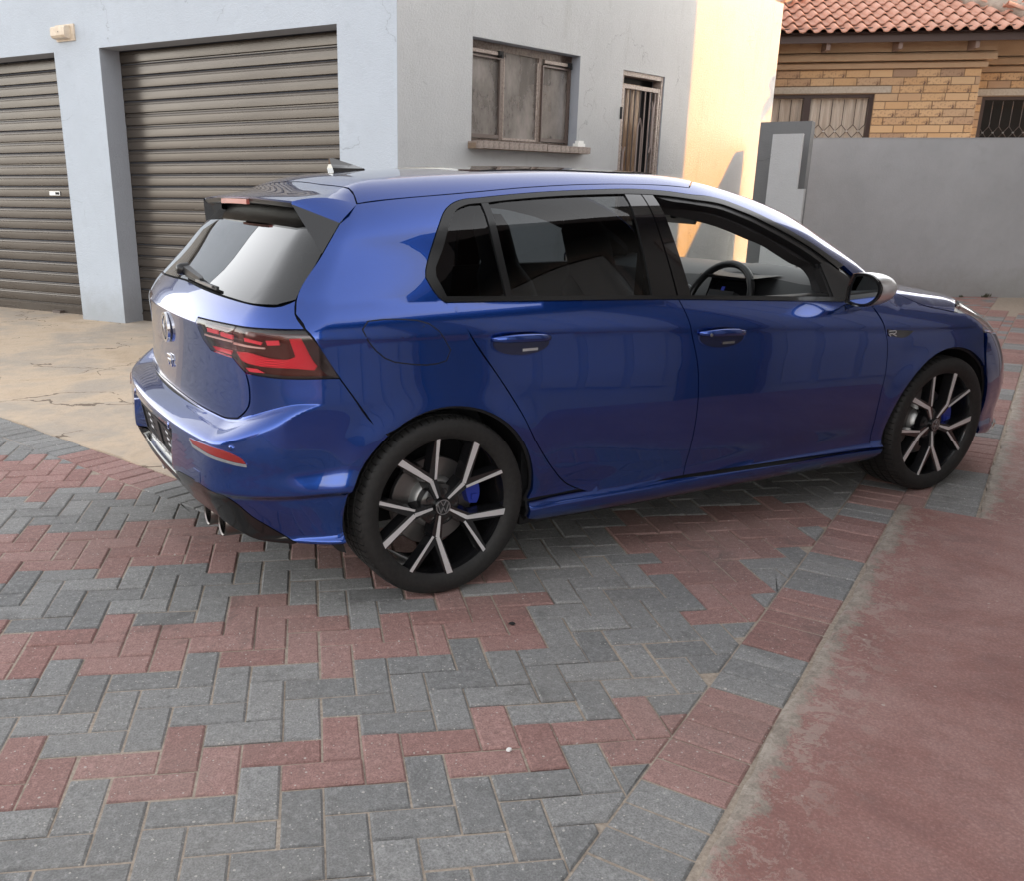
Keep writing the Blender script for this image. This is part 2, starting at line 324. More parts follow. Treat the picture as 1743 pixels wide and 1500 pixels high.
# ================================================================== ground
gm = MB().add([(-60, -60, -.03), (70, -60, -.03), (70, 60, -.03), (-60, 60, -.03)], [(0, 1, 2, 3)])
tag(gm.obj('ground', M['earth']), kind='structure')
SLAB_P = np.array([-.213, -2.338]); SLAB_D = np.array([.8787, .478]); SLAB_N = np.array([-.478, .8787])   # n points to the paving
SLAB_STEP = np.array([2.442, -1.243])
APR_P = np.array([-.96, 1.94]); APR_D = np.array([.368, -.93]); APR_N = np.array([-.93, -.368])             # n points to the paving
BW = .205
paving = MB().add([(x, y, -.0058) for x, y in ((-9, -5), (16, 0), (14, 12), (-9, 9))], [(0, 1, 2, 3)]).obj('paving', M['sand'])
tag(paving, kind='structure')
# --- paver meshes
PW, PL = .0975, .1995
def paver_mesh(name, mat):
    m = MB(); m.prism([(-PL / 2, -PW / 2), (PL / 2, -PW / 2), (PL / 2, PW / 2), (-PL / 2, PW / 2)], -.03, 0, inset=.0055, bev=.005); return m.mesh(name, mat, fix=False)
PM = {c: paver_mesh('paver', M['paver_' + c]) for c in ('grey', 'red')}
LU = .1019240; LG = np.array([-.511143, -1.585137]); LPH = -.346436308
E1 = np.array([math.cos(LPH), math.sin(LPH)]); E2 = np.array([math.sin(LPH), -math.cos(LPH)])
camM = np.array(cam.matrix_world)
def project(x, y, z=0.0):
    d = np.array([x, y, z]) - np.array(CAM); X = d @ camM[:3, 0]; Y = d @ camM[:3, 1]; Z = -(d @ camM[:3, 2])
    if Z < .2: return None
    return CPX + CF * X / Z, CPY - CF * Y / Z, Z
def unproject(u, v, z=0.0):
    d = (u - CPX) / CF * camM[:3, 0] - (v - CPY) / CF * camM[:3, 1] - camM[:3, 2]; k = (z - CAM.z) / d[2]; return (CAM.x + d[0] * k, CAM.y + d[1] * k)
# red zones of the herringbone, as ground polygons (measured on the paving)
RED = [[(-1.419, -0.452), (-1.149, -0.564), (-1.105, -0.442), (-1.012, -0.489), (-0.944, -0.623), (-0.75, -0.686), (-0.706, -0.59), (-0.418, -0.702), (-0.443, -0.799), (-0.389, -0.935), (-0.3, -0.975), (-0.251, -0.875), (-0.068, -0.93), (-0.026, -0.844), (0.253, -0.944), (0.224, -1.061), (0.143, -1.253), (0.111, -1.354), (-0.08, -1.288), (-0.04, -1.198), (-0.122, -1.157), (-0.177, -1.243), (-0.451, -1.144), (-0.5, -1.243), (-0.589, -1.213), (-0.561, -1.109), (-0.845, -1.011), (-0.823, -0.898), (-0.91, -0.863), (-0.947, -0.964), (-1.235, -0.862), (-1.213, -0.77), (-1.302, -0.734), (-1.345, -0.834), (-1.437, -0.796), (-1.621, -0.733), (-1.625, -0.358)], [(1.036, -0.501), (1.96, -0.695), (1.873, -0.951), (1.655, -1.064), (1.389, -1.132), (1.212, -1.104), (1.093, -1.365), (0.839, -1.506), (0.704, -1.58), (0.736, -1.498), (0.62, -1.431), (0.676, -1.355), (0.752, -1.367), (0.87, -1.112), (0.767, -1.005), (0.884, -0.88), (0.86, -0.726)], [(-1.876, 2.094), (-1.312, 1.675), (-1.145, 1.629), (-1.038, 1.49), (-0.841, 1.216), (-0.714, 0.713), (-0.801, 0.737), (-0.977, 0.912), (-1.08, 0.983), (-1.118, 0.866), (-1.349, 0.953), (-1.829, 1.1)], [(-1.806, 0.641), (-1.374, 0.455), (-1.214, 0.522), (-1.125, 0.486), (-1.06, 0.344), (-0.863, 0.277), (-0.823, 0.368), (-0.725, 0.319), (-0.656, 0.212), (-0.457, 0.043), (-0.347, -0.16), (0.038, -0.204), (0.475, -0.571), (0.265, -0.944), (-0.077, -0.773), (-0.381, -0.262), (-0.555, -0.182), (-0.592, -0.288), (-0.894, -0.156), (-0.998, -0.147), (-1.273, -0.022), (-1.329, 0.172), (-1.396, 0.009), (-1.784, 0.167)]]
def inside(p, poly):
    c = False; n = len(poly); x, y = p
    for i in range(n):
        x1, y1 = poly[i]; x2, y2 = poly[i - 1]
        if (y1 > y) != (y2 > y) and x < (x2 - x1) * (y - y1) / (y2 - y1) + x1: c = not c
    return c
def slab_edge(p):   # signed distance from the slab edge, positive on the paving
    d = (np.array(p) - SLAB_P) @ SLAB_N
    if (np.array(p) - SLAB_STEP) @ SLAB_D > 0: d += .307
    return d
cells = []
lim_s = (SLAB_P + SLAB_N * (BW + .004), SLAB_N); lim_a = (APR_P + APR_N * (BW + .004), APR_N)
APB_P = APR_P + APR_D * 1.75; APB_D = np.array([.60, .80]); APB_N = np.array([.80, -.60])   # right edge of the apron, under the car
lim_b = (APB_P + APB_N * .004, APB_N)
def out_apron(c): return max((c - lim_a[0]) @ APR_N, (c - lim_b[0]) @ APB_N)
FEN_N = np.array([-.5, -.866]); FEN_P = np.array([11.269, 4.218])
for v in range(-150, 40):
    for u in range(-90, 130):
        k = (u - v) % 4
        if k == 0: q = [(u, v), (u + 2, v), (u + 2, v + 1), (u, v + 1)]; hor = True
        elif k == 3: q = [(u, v), (u + 1, v), (u + 1, v + 2), (u, v + 2)]; hor = False
        else: continue
        cu = sum(a for a, b in q) / 4; cv = sum(b for a, b in q) / 4
        cen = LG + LU * (cu * E1 + cv * E2)
        if not (-6.5 < cen[0] < 12.5 and -5.2 < cen[1] < 9): continue
        if (cen - FEN_P) @ FEN_N < -.1: continue
        pr = project(*cen)
        if pr is None or not (-1100 < pr[0] < 2100 and pr[1] < 2600): continue
        if (cen - lim_s[0]) @ SLAB_N < -.12 or out_apron(cen) < -.12: continue
        cells.append((cen, hor, q, cu, cv, pr))
rng = random.Random(3)
full, cut = [], []
for cen, hor, q, cu, cv, pr in cells:
    red = any(inside(cen, z) for z in RED) or (0 <= cv <= 1.5 and -14 < cu < 9.5)
    if pr[1] < 640 and pr[0] > 1500: red = rng.random() < .8
    poly = [tuple(LG + LU * (a * E1 + b * E2)) for a, b in q]
    if area(poly) > 0:  # ccw
        s = sum(poly[i][0] * poly[(i + 1) % 4][1] - poly[(i + 1) % 4][0] * poly[i][1] for i in range(4))
        if s < 0: poly = poly[::-1]
    near = (cen - lim_s[0]) @ SLAB_N < .13 or out_apron(cen) < .13
    if near:
        p2 = inset_poly(poly, .0022)
        p2 = clip_poly(p2, tuple(lim_s[0]), tuple(SLAB_N)); lm_ = lim_a if (cen - lim_a[0]) @ APR_N > (cen - lim_b[0]) @ APB_N else lim_b; p2 = clip_poly(p2, tuple(lm_[0]), tuple(lm_[1])) if len(p2) > 2 else p2
        if len(p2) > 2 and area(p2) > .0018 and 2 * area(p2) / sum(math.dist(p2[i_], p2[i_ - 1]) for i_ in range(len(p2))) > .0135: cut.append((p2, red, pr, cen))
    else: full.append((cen, hor, red, pr, poly))
allp = [(1 / (p[3][2] ** 2) if 0 < p[3][0] < 1743 and p[3][1] < 1500 else 0, 'F', p) for p in full] + [((1 / (p[2][2] ** 2)) * area(p[0]) / .02 if 0 < p[2][0] < 1743 and p[2][1] < 1500 else 0, 'C', p) for p in cut]
allp.sort(key=lambda a: -a[0])
def stuff_paver(lst, name):
    m = MB(); rn = []
    for _, kind, p in lst:
        poly, red = (inset_poly(p[4], .0022), p[2]) if kind == 'F' else (p[0], p[1])
        n0 = len(m.v); dz = rng.uniform(-.003, .003)
        m.prism(poly, -.03, dz, mi=1 if red else 0, inset=.005, bev=.005); rn += [rng.random()] * (len(m.v) - n0)
    me = m.mesh(name, [M['paver_grey'], M['paver_red']], fix=False)
    a = me.attributes.new('rnd', 'FLOAT', 'POINT'); a.data.foreach_set('value', rn)
    o = link(bpy.data.objects.new(name, me), paving); tag(o, kind='stuff'); return o
for _, kind, p in allp[:298]:
    if kind == 'F':
        cen, hor, red, pr, poly = p
        o = bpy.data.objects.new('paver', PM['red' if red else 'grey']); o.location = (cen[0], cen[1], rng.uniform(-.003, .003))
        o.rotation_euler = (rng.uniform(-.014, .014), rng.uniform(-.014, .014), LPH + (0 if hor else math.pi / 2) + rng.uniform(-.006, .006)); link(o, paving)
    else:
        poly, red, pr, cen = p; c = np.mean(np.array(poly), 0)
        m = MB(); m.prism([(x - c[0], y - c[1]) for x, y in poly], -.03, 0, inset=.0045, bev=.005)
        o = m.obj('paver', M['paver_red' if red else 'paver_grey'], paving, fix=False); o.location = (c[0], c[1], rng.uniform(-.0015, .0015))
stuff_paver(allp[298:], 'paver')
# --- soldier courses along the slab and the apron
def soldier(P, D, N, s0, s1, colour, name='border_paver'):
    w = .1045; s = s0; i = 0; ang = math.atan2(D[1], D[0]) + math.pi / 2
    while s < s1:
        c = P + D * (s + w / 2) + N * (BW / 2); pr = project(*c); red = colour(s + w / 2, i)
        if pr is not None and -80 < pr[0] < 1850 and pr[1] < 1640:
            o = bpy.data.objects.new(name, PM['red' if red else 'grey']); o.location = (c[0], c[1], rng.uniform(-.002, .002)); o.rotation_euler = (rng.uniform(-.008, .008), rng.uniform(-.008, .008), ang + rng.uniform(-.01, .01)); o.scale = (1.02, 1.005, 1); link(o, paving)
        s += w; i += 1
# stretches (m along the edge) that are red
RS = [[0.322, 0.793], [1.136, 1.686], [2.066, 2.539]]
soldier(SLAB_P, SLAB_D, SLAB_N, -1.6, 11.5, lambda s, i: any(a < s < b for a, b in RS) if s < 2.75 else ((i // 5) % 2 == 0 or rng.random() < .5))
soldier(SLAB_STEP - SLAB_N * 0.0, SLAB_D, SLAB_N, -.02, 8.5, lambda s, i: not (s < .42) and ((i // 4) % 3 != 1))
for i_ in range(40):
    c_ = SLAB_STEP + SLAB_D * (.10 + i_ * .203) + SLAB_N * (BW + .053)
    o = bpy.data.objects.new('border_paver', PM['red' if rng.random() < .6 else 'grey']); o.location = (c_[0], c_[1], rng.uniform(-.002, .002)); o.rotation_euler.z = math.atan2(SLAB_D[1], SLAB_D[0]) + rng.uniform(-.01, .01); link(o, paving)
RA = [[0.254, 1.147], [1.6310000000000002, 2.431]]
soldier(APR_P, APR_D, APR_N, -2.0, 1.9, lambda s, i: any(a < s < b for a, b in RA))
# --- apron slab in front of the garage and the red painted slab
edge_ = [APR_P + APR_D * q + APR_N * (.012 * math.sin(q * 9) * math.sin(q * 3.1)) for q in np.linspace(-9, 1.75, 120)] + [APB_P + APB_D * q for q in np.linspace(.1, 4.6, 30)]
n_e = len(edge_); m = MB(); back_ = [GC_ for GC_ in [(2.9, 4.4), (.5, 9), (-4, 14), (-9, 12)]]
vs = [(q[0], q[1], .004) for q in edge_] + [(q[0], q[1], -.03) for q in edge_]
hub_ = len(vs); vs.append((-1.2, 4.6, .004)); vs += [(q[0], q[1], .004) for q in [(2.4, 5.2), (.6, 8.6), (-3, 13)]]
fs = [(i + 1, i, n_e + i, n_e + i + 1) for i in range(n_e - 1)] + [(hub_, i, i + 1) for i in range(n_e - 1)] + [(hub_, n_e - 1, hub_ + 1)] + [(hub_, hub_ + i, hub_ + i + 1) for i in (1, 2)] + [(hub_, hub_ + 3, 0)]
tag(m.add(vs, fs).obj('concrete_apron', M['apron']), kind='structure')
def slab_obj(name, P, s0, s1, depth, z):
    n = int((s1 - s0) / .035); vs = []; rg = np.random.RandomState(5); jag = np.convolve(rg.uniform(-.045, .045, n + 40), np.ones(23) / 23, 'same') + np.convolve(rg.uniform(-.006, .006, n + 40), np.ones(2) / 2, 'same')
    ss = np.linspace(s0, s1, n)
    # local frame: x along edge, y = distance from edge
    for i, s in enumerate(ss): vs += [(s, .012 + jag[i], z), (s, .022 + jag[i], z + .004), (s, depth, z + .004), (s, .008 + jag[i], -.03)]
    fs = []
    for i in range(n - 1):
        a = 4 * i; b = a + 4; fs += [(a, a + 1, b + 1, b), (a + 1, a + 2, b + 2, b + 1), (a + 3, a, b, b + 3)]
    o = MB().add(vs, fs).obj(name, M['slab'])
    X = Vector((SLAB_D[0], SLAB_D[1], 0)); Y = Vector((-SLAB_N[0], -SLAB_N[1], 0))
    o.matrix_world = Matrix(((X.x, Y.x, 0, P[0]), (X.y, Y.y, 0, P[1]), (0, 0, -1 if False else 1, 0), (0, 0, 0, 1)))
    me = o.data; bm = bmesh.new(); bm.from_mesh(me)
    for f in bm.faces:
        f.normal_update()
    bm.to_mesh(me); bm.free(); return o
st = float((SLAB_STEP - SLAB_P) @ SLAB_D)
tag(slab_obj('red_slab', SLAB_P, -4, st - .002, 5.5, .006), kind='structure')
tag(slab_obj('red_slab', SLAB_STEP, .0, 12, 5.5, .0065), kind='structure')
# crumbs and dry leaves lying about
def crumb(name, u, v, r, mat, label, cat, flat=.5):
    x, y = unproject(u, v); m = MB(); rg = random.Random(int(u)); n = 7
    ring = [(math.cos(2 * math.pi * k / n) * r * rg.uniform(.7, 1.1), math.sin(2 * math.pi * k / n) * r * rg.uniform(.6, 1.0)) for k in range(n)]
    m.add([(a, b, 0) for a, b in ring] + [(a * .8, b * .8, r * flat) for a, b in ring] + [(0, 0, r * flat * 1.3)], [(k, (k + 1) % n, n + (k + 1) % n, n + k) for k in range(n)] + [(n + k, n + (k + 1) % n, 2 * n) for k in range(n)])
    o = m.obj(name, mat, shade_angle=40); o.location = (x, y, .002); tag(o, label, cat)
crumb('pebble', 866, 1279, .009, M['white_plastic'], 'small white pebble on a red paver between the rear wheel and the front edge', 'pebble')
crumb('bark_chip', 871, 1063, .014, M['black_void'], 'small dark chip lying on a red paver just below the rear tyre', 'chip', .12)
# ================================================================== garage building
GC = Vector((2.062, 3.830, 0)); TG_, TW = R(-56.4), R(19.8)
garage = empty('garage_building', GC); tag(garage, 'pale grey plastered garage building with two brown roller doors and a steel window', 'building')
HT = 4.3
def wall_with_holes(x0, x1, z1, holes, th, mat, mat_rev, name, parent, rz, ends=True, depthmap=None):
    """front wall sheet at y=0 with rectangular holes [(xa,xb,za,zb,reveal)], reveals going to +y"""
    xs = sorted({x0, x1, *[h[0] for h in holes], *[h[1] for h in holes]}); zs = sorted({0.0 - .05, z1, *[h[2] for h in holes], *[h[3] for h in holes]})
    m = MB()
    for i in range(len(xs) - 1):
        for j in range(len(zs) - 1):
            cx = (xs[i] + xs[i + 1]) / 2; cz = (zs[j] + zs[j + 1]) / 2
            if any(h[0] < cx < h[1] and h[2] < cz < h[3] for h in holes): continue
            m.add([(xs[i], 0, zs[j]), (xs[i + 1], 0, zs[j]), (xs[i + 1], 0, zs[j + 1]), (xs[i], 0, zs[j + 1])], [(0, 1, 2, 3)], 0)
    for xa, xb, za, zb, d in holes:
        m.add([(xa, 0, za), (xa, 0, zb), (xa, d, zb), (xa, d, za)], [(0, 1, 2, 3)], 1); m.add([(xb, 0, za), (xb, d, za), (xb, d, zb), (xb, 0, zb)], [(0, 1, 2, 3)], 1)
        m.add([(xa, 0, zb), (xb, 0, zb), (xb, d, zb), (xa, d, zb)], [(0, 1, 2, 3)], 1)
        if za > 0: m.add([(xa, 0, za), (xa, d, za), (xb, d, za), (xb, 0, za)], [(0, 1, 2, 3)], 1)
    o = m.obj(name, [mat, mat_rev], parent, fix=False); o.rotation_euler.z = rz; return o
D1 = (-3.42, -.589); D2 = (-7.0, -4.07); LZ = 2.697
front = wall_with_holes(-7.6, -.0005, HT, [(D1[0], D1[1], -.05, LZ, .26), (D2[0], D2[1], -.05, LZ, .26)], .26, M['plaster_garage'], M['plaster_reveal'], 'front_wall', garage, TG_)
side = wall_with_holes(.0005, 7.02, HT, [(.945, 2.62, 1.80, 2.665, .15), (3.44, 4.33, -.05, 2.612, .16)], .2, M['plaster_side'], M['plaster_reveal'], 'side_wall', garage, TW)
e = MB().box(7.021, 7.30, .0, .3, -.05, HT - .55).box(7.021, 7.024, .0, .3, HT - .55, HT).obj('wall_end', M['plaster_side'], garage); e.rotation_euler.z = TW
bk = MB(); bk.box(.3, 7.0, .8, 5.5, -.05, HT - .02); o = bk.obj('room_block', M['room_dark'], garage); o.rotation_euler.z = TW
bk = MB(); bk.box(-7.6, -.9, .6, 5.0, -.05, HT - .02); o = bk.obj('room_block', M['room_dark'], garage); o.rotation_euler.z = TG_
tp = MB(); tp.box(-7.6, 0, .0, 5.0, HT, HT + .05); o = tp.obj('roof_slab', M['plaster_reveal'], garage); o.rotation_euler.z = TG_
tp = MB(); tp.box(.0, 7.3, .0, 5.0, HT + .003, HT + .05); o = tp.obj('roof_slab', M['plaster_reveal'], garage); o.rotation_euler.z = TW
# roller doors: one mesh per slat kind, every slat an object
PITCH_ = .1175
def slat_mesh(w, name='slat'):
    prof = [(.016, .000), (.016, .008), (.002, .011), (-.0035, .016), (-.0052, .045), (-.0042, .084), (-.0005, .088), (-.0005, .091), (-.0042, .094), (-.0040, .105), (-.001, .109), (.014, .112), (.016, PITCH_)]
    m = MB(); n = 6
    for i in range(n + 1): m.v += [(w * i / n, y, z) for y, z in prof]
    K = len(prof)
    for i in range(n): m.f += [(i * K + j, (i + 1) * K + j, (i + 1) * K + j + 1, i * K + j + 1) for j in range(K - 1)]
    m.m = [0] * len(m.f); return m.mesh(name, M['slat'], fix=False, shade_angle=40)
for (xa, xb), lab, hasl in ((D1, 'brown roller door behind the blue car', False), (D2, 'brown roller door at the left with a small lock plate', True)):
    rd = empty('roller_door', (xa * math.cos(TG_) - .262 * math.sin(TG_), xa * math.sin(TG_) + .262 * math.cos(TG_), 0), TG_, garage); rd['label'] = lab
    sm = slat_mesh(xb - xa); nsl = 22
    for k in range(nsl):
        o = bpy.data.objects.new('slat', sm); o.location = (0, rng.uniform(-.0015, .0015), .105 + k * PITCH_); o.rotation_euler.x = rng.uniform(-.012, .012); link(o, rd)
    b = MB(); b.box(0, xb - xa, -.006, .02, .0, .104); b.box(0, xb - xa, -.012, -.006, .075, .09); b.obj('bottom_rail', M['slat'], rd)
    b = MB(); b.box(0, xb - xa, .016, .03, -.02, LZ + .1); b.obj('door_backing', M['lintel_dark'], rd)
    if hasl:
        lz = .105 + 10 * PITCH_ + .05; px0 = (xb - xa) - .62
        b = MB(); b.box(px0, px0 + .17, -.014, -.006, lz - .022, lz + .022); l = b.obj('lock_plate', M['chrome_dull'] if 'chrome_dull' in M else M['white_plastic'], rd)
        b = MB(); b.box(px0 + .10, px0 + .155, -.018, -.0145, lz - .014, lz + .012); b.obj('lock_slot', M['black_void'], l)
        b = MB(); b.box(xb - xa - .75, xb - xa - .62, -.06, .02, .0, .035); b.obj('floor_catch', M['bars'], rd)
# steel window in the side wall
win = empty('window', (0, 0, 0), TW, garage); win['label'] = 'old brown steel window with three panes'
def wpart(name, fill, mat, **k):
    m = MB(); fill(m); o = m.obj(name, mat, win, **k); return o
def fr(m):
    for a, b in ((.945, .985), (2.575, 2.62)): m.box(a, b, .105, .15, 1.80, 2.665)
    m.box(.985, 2.575, .107, .15, 2.60, 2.665); m.box(.985, 2.575, .107, .15, 1.80, 1.835)
    for a in (1.490, 2.085): m.box(a - .028, a + .028, .098, .148, 1.835, 2.60)
wpart('frame', fr, M['frame_brown'])
for a, b in ((.985, 1.462), (2.113, 2.575)):
    def sash(m, a=a, b=b):
        m.box(a + .002, a + .016, .086, .104, 1.842, 2.545); m.box(b - .016, b - .002, .086, .104, 1.842, 2.545); m.box(a + .016, b - .016, .088, .104, 1.842, 1.875); m.box(a + .016, b - .016, .088, .104, 2.53, 2.545)
    wpart('casement', sash, M['frame_mid'])
    def vent(m, a=a, b=b):
        m.box(a + .02, b - .06, .080, .10, 2.562, 2.592)
    wpart('top_vent', vent, M['frame_pale'])
    wpart('stay_hook', lambda m, a=a, b=b: (m.box(b - .055, b + .01, .07, .10, 2.555, 2.60), m.box(b - .03, b + .0, .06, .07, 2.54, 2.57)), M['black_void'])
wpart('fixed_bead', lambda m: (m.box(1.518, 1.53, .10, .112, 1.835, 2.56), m.box(2.045, 2.057, .10, .112, 1.835, 2.56), m.box(1.53, 2.045, .10, .112, 1.835, 1.855)), M['frame_pale'])
for a, b in ((.985, 1.462), (1.518, 2.057), (2.113, 2.575)):
    wpart('pane', lambda m: m.add([(a, .118, 1.835), (b, .118, 1.835), (b, .118, 2.60), (a, .118, 2.60)], [(0, 1, 2, 3)]), M['pane_old'], fix=False)
    for k in (.3, .68):
        wpart('burglar_bar', lambda m: m.tube([(a + (b - a) * k, .20, 1.82), (a + (b - a) * k, .20, 2.65)], .006, 6), M['bars_pale'])
wpart('curtain', lambda m: m.add([(x, .42 + .02 * math.sin(x * 40), z) for x in np.linspace(.9, 2.7, 90) for z in (1.75, 2.7)], [(2 * i, 2 * i + 2, 2 * i + 3, 2 * i + 1) for i in range(89)]), M['room_grey'], smooth=True, fix=False)
wpart('inner_box', lambda m: m.box(2.30, 2.56, .30, .40, 1.80, 2.40), M['curtain'])
sill = MB().box(.90, 2.72, -.095, .10, 1.735, 1.783).obj('sill', M['mortar'], garage); sill.rotation_euler.z = TW
tw_ = 1.82 / 24; sm = MB(); sm.prism([(.0015, -.118), (tw_ - .0015, -.118), (tw_ - .0015, .104), (.0015, .104)], 1.783, 1.80, inset=.003, bev=.003); sm.box(.0015, tw_ - .0015, -.118, -.0965, 1.737, 1.783); smm = sm.mesh('sill_tile', M['sill_tile'])
for k in range(24):
    o = bpy.data.objects.new('sill_tile', smm); o.location = (.90 + k * tw_, rng.uniform(-.003, .003), rng.uniform(-.002, .002)); link(o, sill)
# security door in the side wall
door = empty('door', (0, 0, 0), TW, garage); door['label'] = 'weathered wooden door behind a brown steel security gate'
def dpart(name, fill, mat, **k):
    m = MB(); fill(m); return m.obj(name, mat, door, **k)
dpart('door_frame', lambda m: (m.box(3.44, 3.485, .015, .12, 0, 2.612), m.box(4.285, 4.33, .015, .12, 0, 2.612), m.box(3.485, 4.285, .017, .12, 2.565, 2.612)), M['frame_pale'])
dpart('door_void', lambda m: m.box(3.44, 4.33, .158, .165, 0, 2.612), M['black_void'])
dpart('gate_frame', lambda m: (m.box(3.49, 3.525, .02, .055, .05, 2.48), m.box(4.245, 4.28, .02, .055, .05, 2.48), m.box(3.525, 4.245, .022, .055, 2.44, 2.48), m.box(3.525, 4.245, .022, .055, 1.0, 1.04)), M['frame_pale'])
bm_ = MB(); bm_.box(0, .094, .10, .128, .02, 2.50); bmm = bm_.mesh('door_board', M['wood'])
for k in range(5):
    o = bpy.data.objects.new('door_board', bmm); o.location = (3.492 + k * .0985, rng.uniform(-.004, .004), 0); link(o, door)
for k in range(7):
    x = 3.56 + k * .108; dpart('gate_bar', lambda m: m.tube([(x, .038, .1), (x, .038, 2.46)], .0085, 6), M['bars_pale' if k > 3 else 'bars'])
def ornament(m):
    cx = 3.90; w = .042
    m.tube([(cx - w, .028, 1.55), (cx - w, .028, 2.05), (cx, .028, 2.15), (cx + w, .028, 2.05), (cx + w, .028, 1.55), (cx, .028, 1.45)], .008, 6, closed=True)
    for cx2, z0, z1 in ((4.16, 1.85, 2.28), (3.575, 1.2, 1.78)):
        m.tube([(cx2, .026, z0), (cx2, .026, z1)], .012, 6)
        for s in (-1, 1):
            m.tube([(cx2, .026, z1 - .03), (cx2 + s * .035, .026, z1 + .06)], .008, 6); m.tube([(cx2, .026, z0 + .03), (cx2 + s * .035, .026, z0 - .06)], .008, 6)
dpart('gate_scroll', ornament, M['bars_pale'])
dpart('hinge', lambda m: m.box(3.425, 3.455, -.012, .03, 2.12, 2.24), M['black_void'])
# wall lamp over the pier between the doors, and the white soap block left on the sill
def in_frame(th, x, y, z): return (GC.x + x * math.cos(th) - y * math.sin(th), GC.y + x * math.sin(th) + y * math.cos(th), z)
lamp = empty('wall_lamp', in_frame(TG_, -3.86, 0, 2.86), TG_); tag(lamp, 'small weathered beige bulkhead lamp on the garage wall above the pier', 'wall lamp')
b = MB(); b.box(-.13, .13, -.02, -.0, -.075, .075); b.obj('back_plate', M['lamp_plastic'], lamp)
b = MB(); pr_ = [(-.0205, .062), (-.085, .052), (-.10, .035), (-.10, -.03), (-.085, -.05), (-.0205, -.062)]
vs = [(x, y, z) for x in (-.115, .085) for y, z in pr_]; n = 6
b.add(vs, [(i, (i + 1) % n, n + (i + 1) % n, n + i) for i in range(n)] + [tuple(range(n)), tuple(range(n, 2 * n))]); b.obj('lamp_cover', M['lamp_plastic'], lamp)
b = MB(); b.lathe([(0, -.1045), (.006, -.103), (.006, -.1005)], 10); b.obj('screw', M['bars'], lamp)
soap = MB(); soap.box(2.53, 2.66, -.085, -.02, 1.8035, 1.835).box(2.555, 2.645, -.075, -.03, 1.835, 1.862)
vs = [in_frame(TW, x, y, z) for x, y, z in soap.v]; o_ = in_frame(TW, 2.6, -.05, 1.8035)
soap.v = [(a - o_[0], b_ - o_[1], c - o_[2]) for a, b_, c in vs]; so = soap.obj('plastic_block', M['white_plastic']); so.location = o_
tag(so, 'small white plastic block left on the window sill', 'block')

# ================================================================== boundary wall and piers
TF = R(-30); F0 = Vector((11.269, 4.218, 0))
fen = MB().box(-2.74, 9.0, .0, .18, -.05, 2.043).box(-2.74, 9.0, -.004, .184, 2.043, 2.05).obj('boundary_wall', M['plaster_fence']); fen.location = F0; fen.rotation_euler.z = TF
tag(fen, 'long plain grey plastered boundary wall in front of the brick house', 'wall')
TP = R(-56)
def pier(name, at, w, d, z0, z1, mat, label, cat='pier', notch=None):
    m = MB()
    if notch:
        zn, dx = notch; m.box(-w, 0, 0, d, z0, zn); m.box(-w, -dx, .002, d, zn, z1)
    else: m.box(-w, 0, 0, d, z0, z1)
    o = m.obj(name, mat); o.location = at; o.rotation_euler.z = TP; tag(o, label, cat); return o
def on_ray(u, v, depth):
    d = (u - CPX) / CF * camM[:3, 0] - (v - CPY) / CF * camM[:3, 1] - camM[:3, 2]; return Vector((CAM.x + d[0] * depth, CAM.y + d[1] * depth, CAM.z + d[2] * depth))
pa = on_ray(1368, 330, 10.15); pb = on_ray(1371, 300, 10.45)
pier('wall_panel', (pa.x, pa.y, 0), .40, .12, -.05, on_ray(1372, 228, 10.15).z, M['plaster_panel'], 'pale grey plastered panel with a stepped right edge, in front of the dark pier', 'wall panel', (on_ray(1372, 321, 10.15).z, .085))
pier('gate_pier', (pb.x, pb.y, 0), .56, .3, -.05, on_ray(1376, 207, 10.45).z, M['plaster_pier'], 'dark grey plastered pier behind the pale wall panel')
# weeds along the foot of the boundary wall
def weed(at, s, label):
    m = MB(); rg = random.Random(int(s * 1000) + int(at[0] * 97))
    for k in range(38):
        a = rg.uniform(0, 6.28); r = rg.uniform(.0, 1) * s; h = rg.uniform(.1, .8) * s; x, y = math.cos(a) * r, math.sin(a) * r * .4; w = .12 * s
        m.add([(x, y, 0), (x + w, y + w * .4, h * .6), (x + rg.uniform(-w, w), y, h), (x - w, y + w * .3, h * .5)], [(0, 1, 2, 3)])
    o = m.obj('weed', M['weed'], fix=False); o.location = at; tag(o, label, 'weed')
for s, sz, lab in ((-.45, .05, 'low dark tuft of weeds at the wall foot, nearer the car'), (-.12, .09, 'larger dark tuft of weeds at the foot of the grey boundary wall'),):
    p = F0 + Vector((math.cos(TF) * s, math.sin(TF) * s, 0)) + Vector((-.5, -.866, 0)) * .06; weed(p, sz, lab)

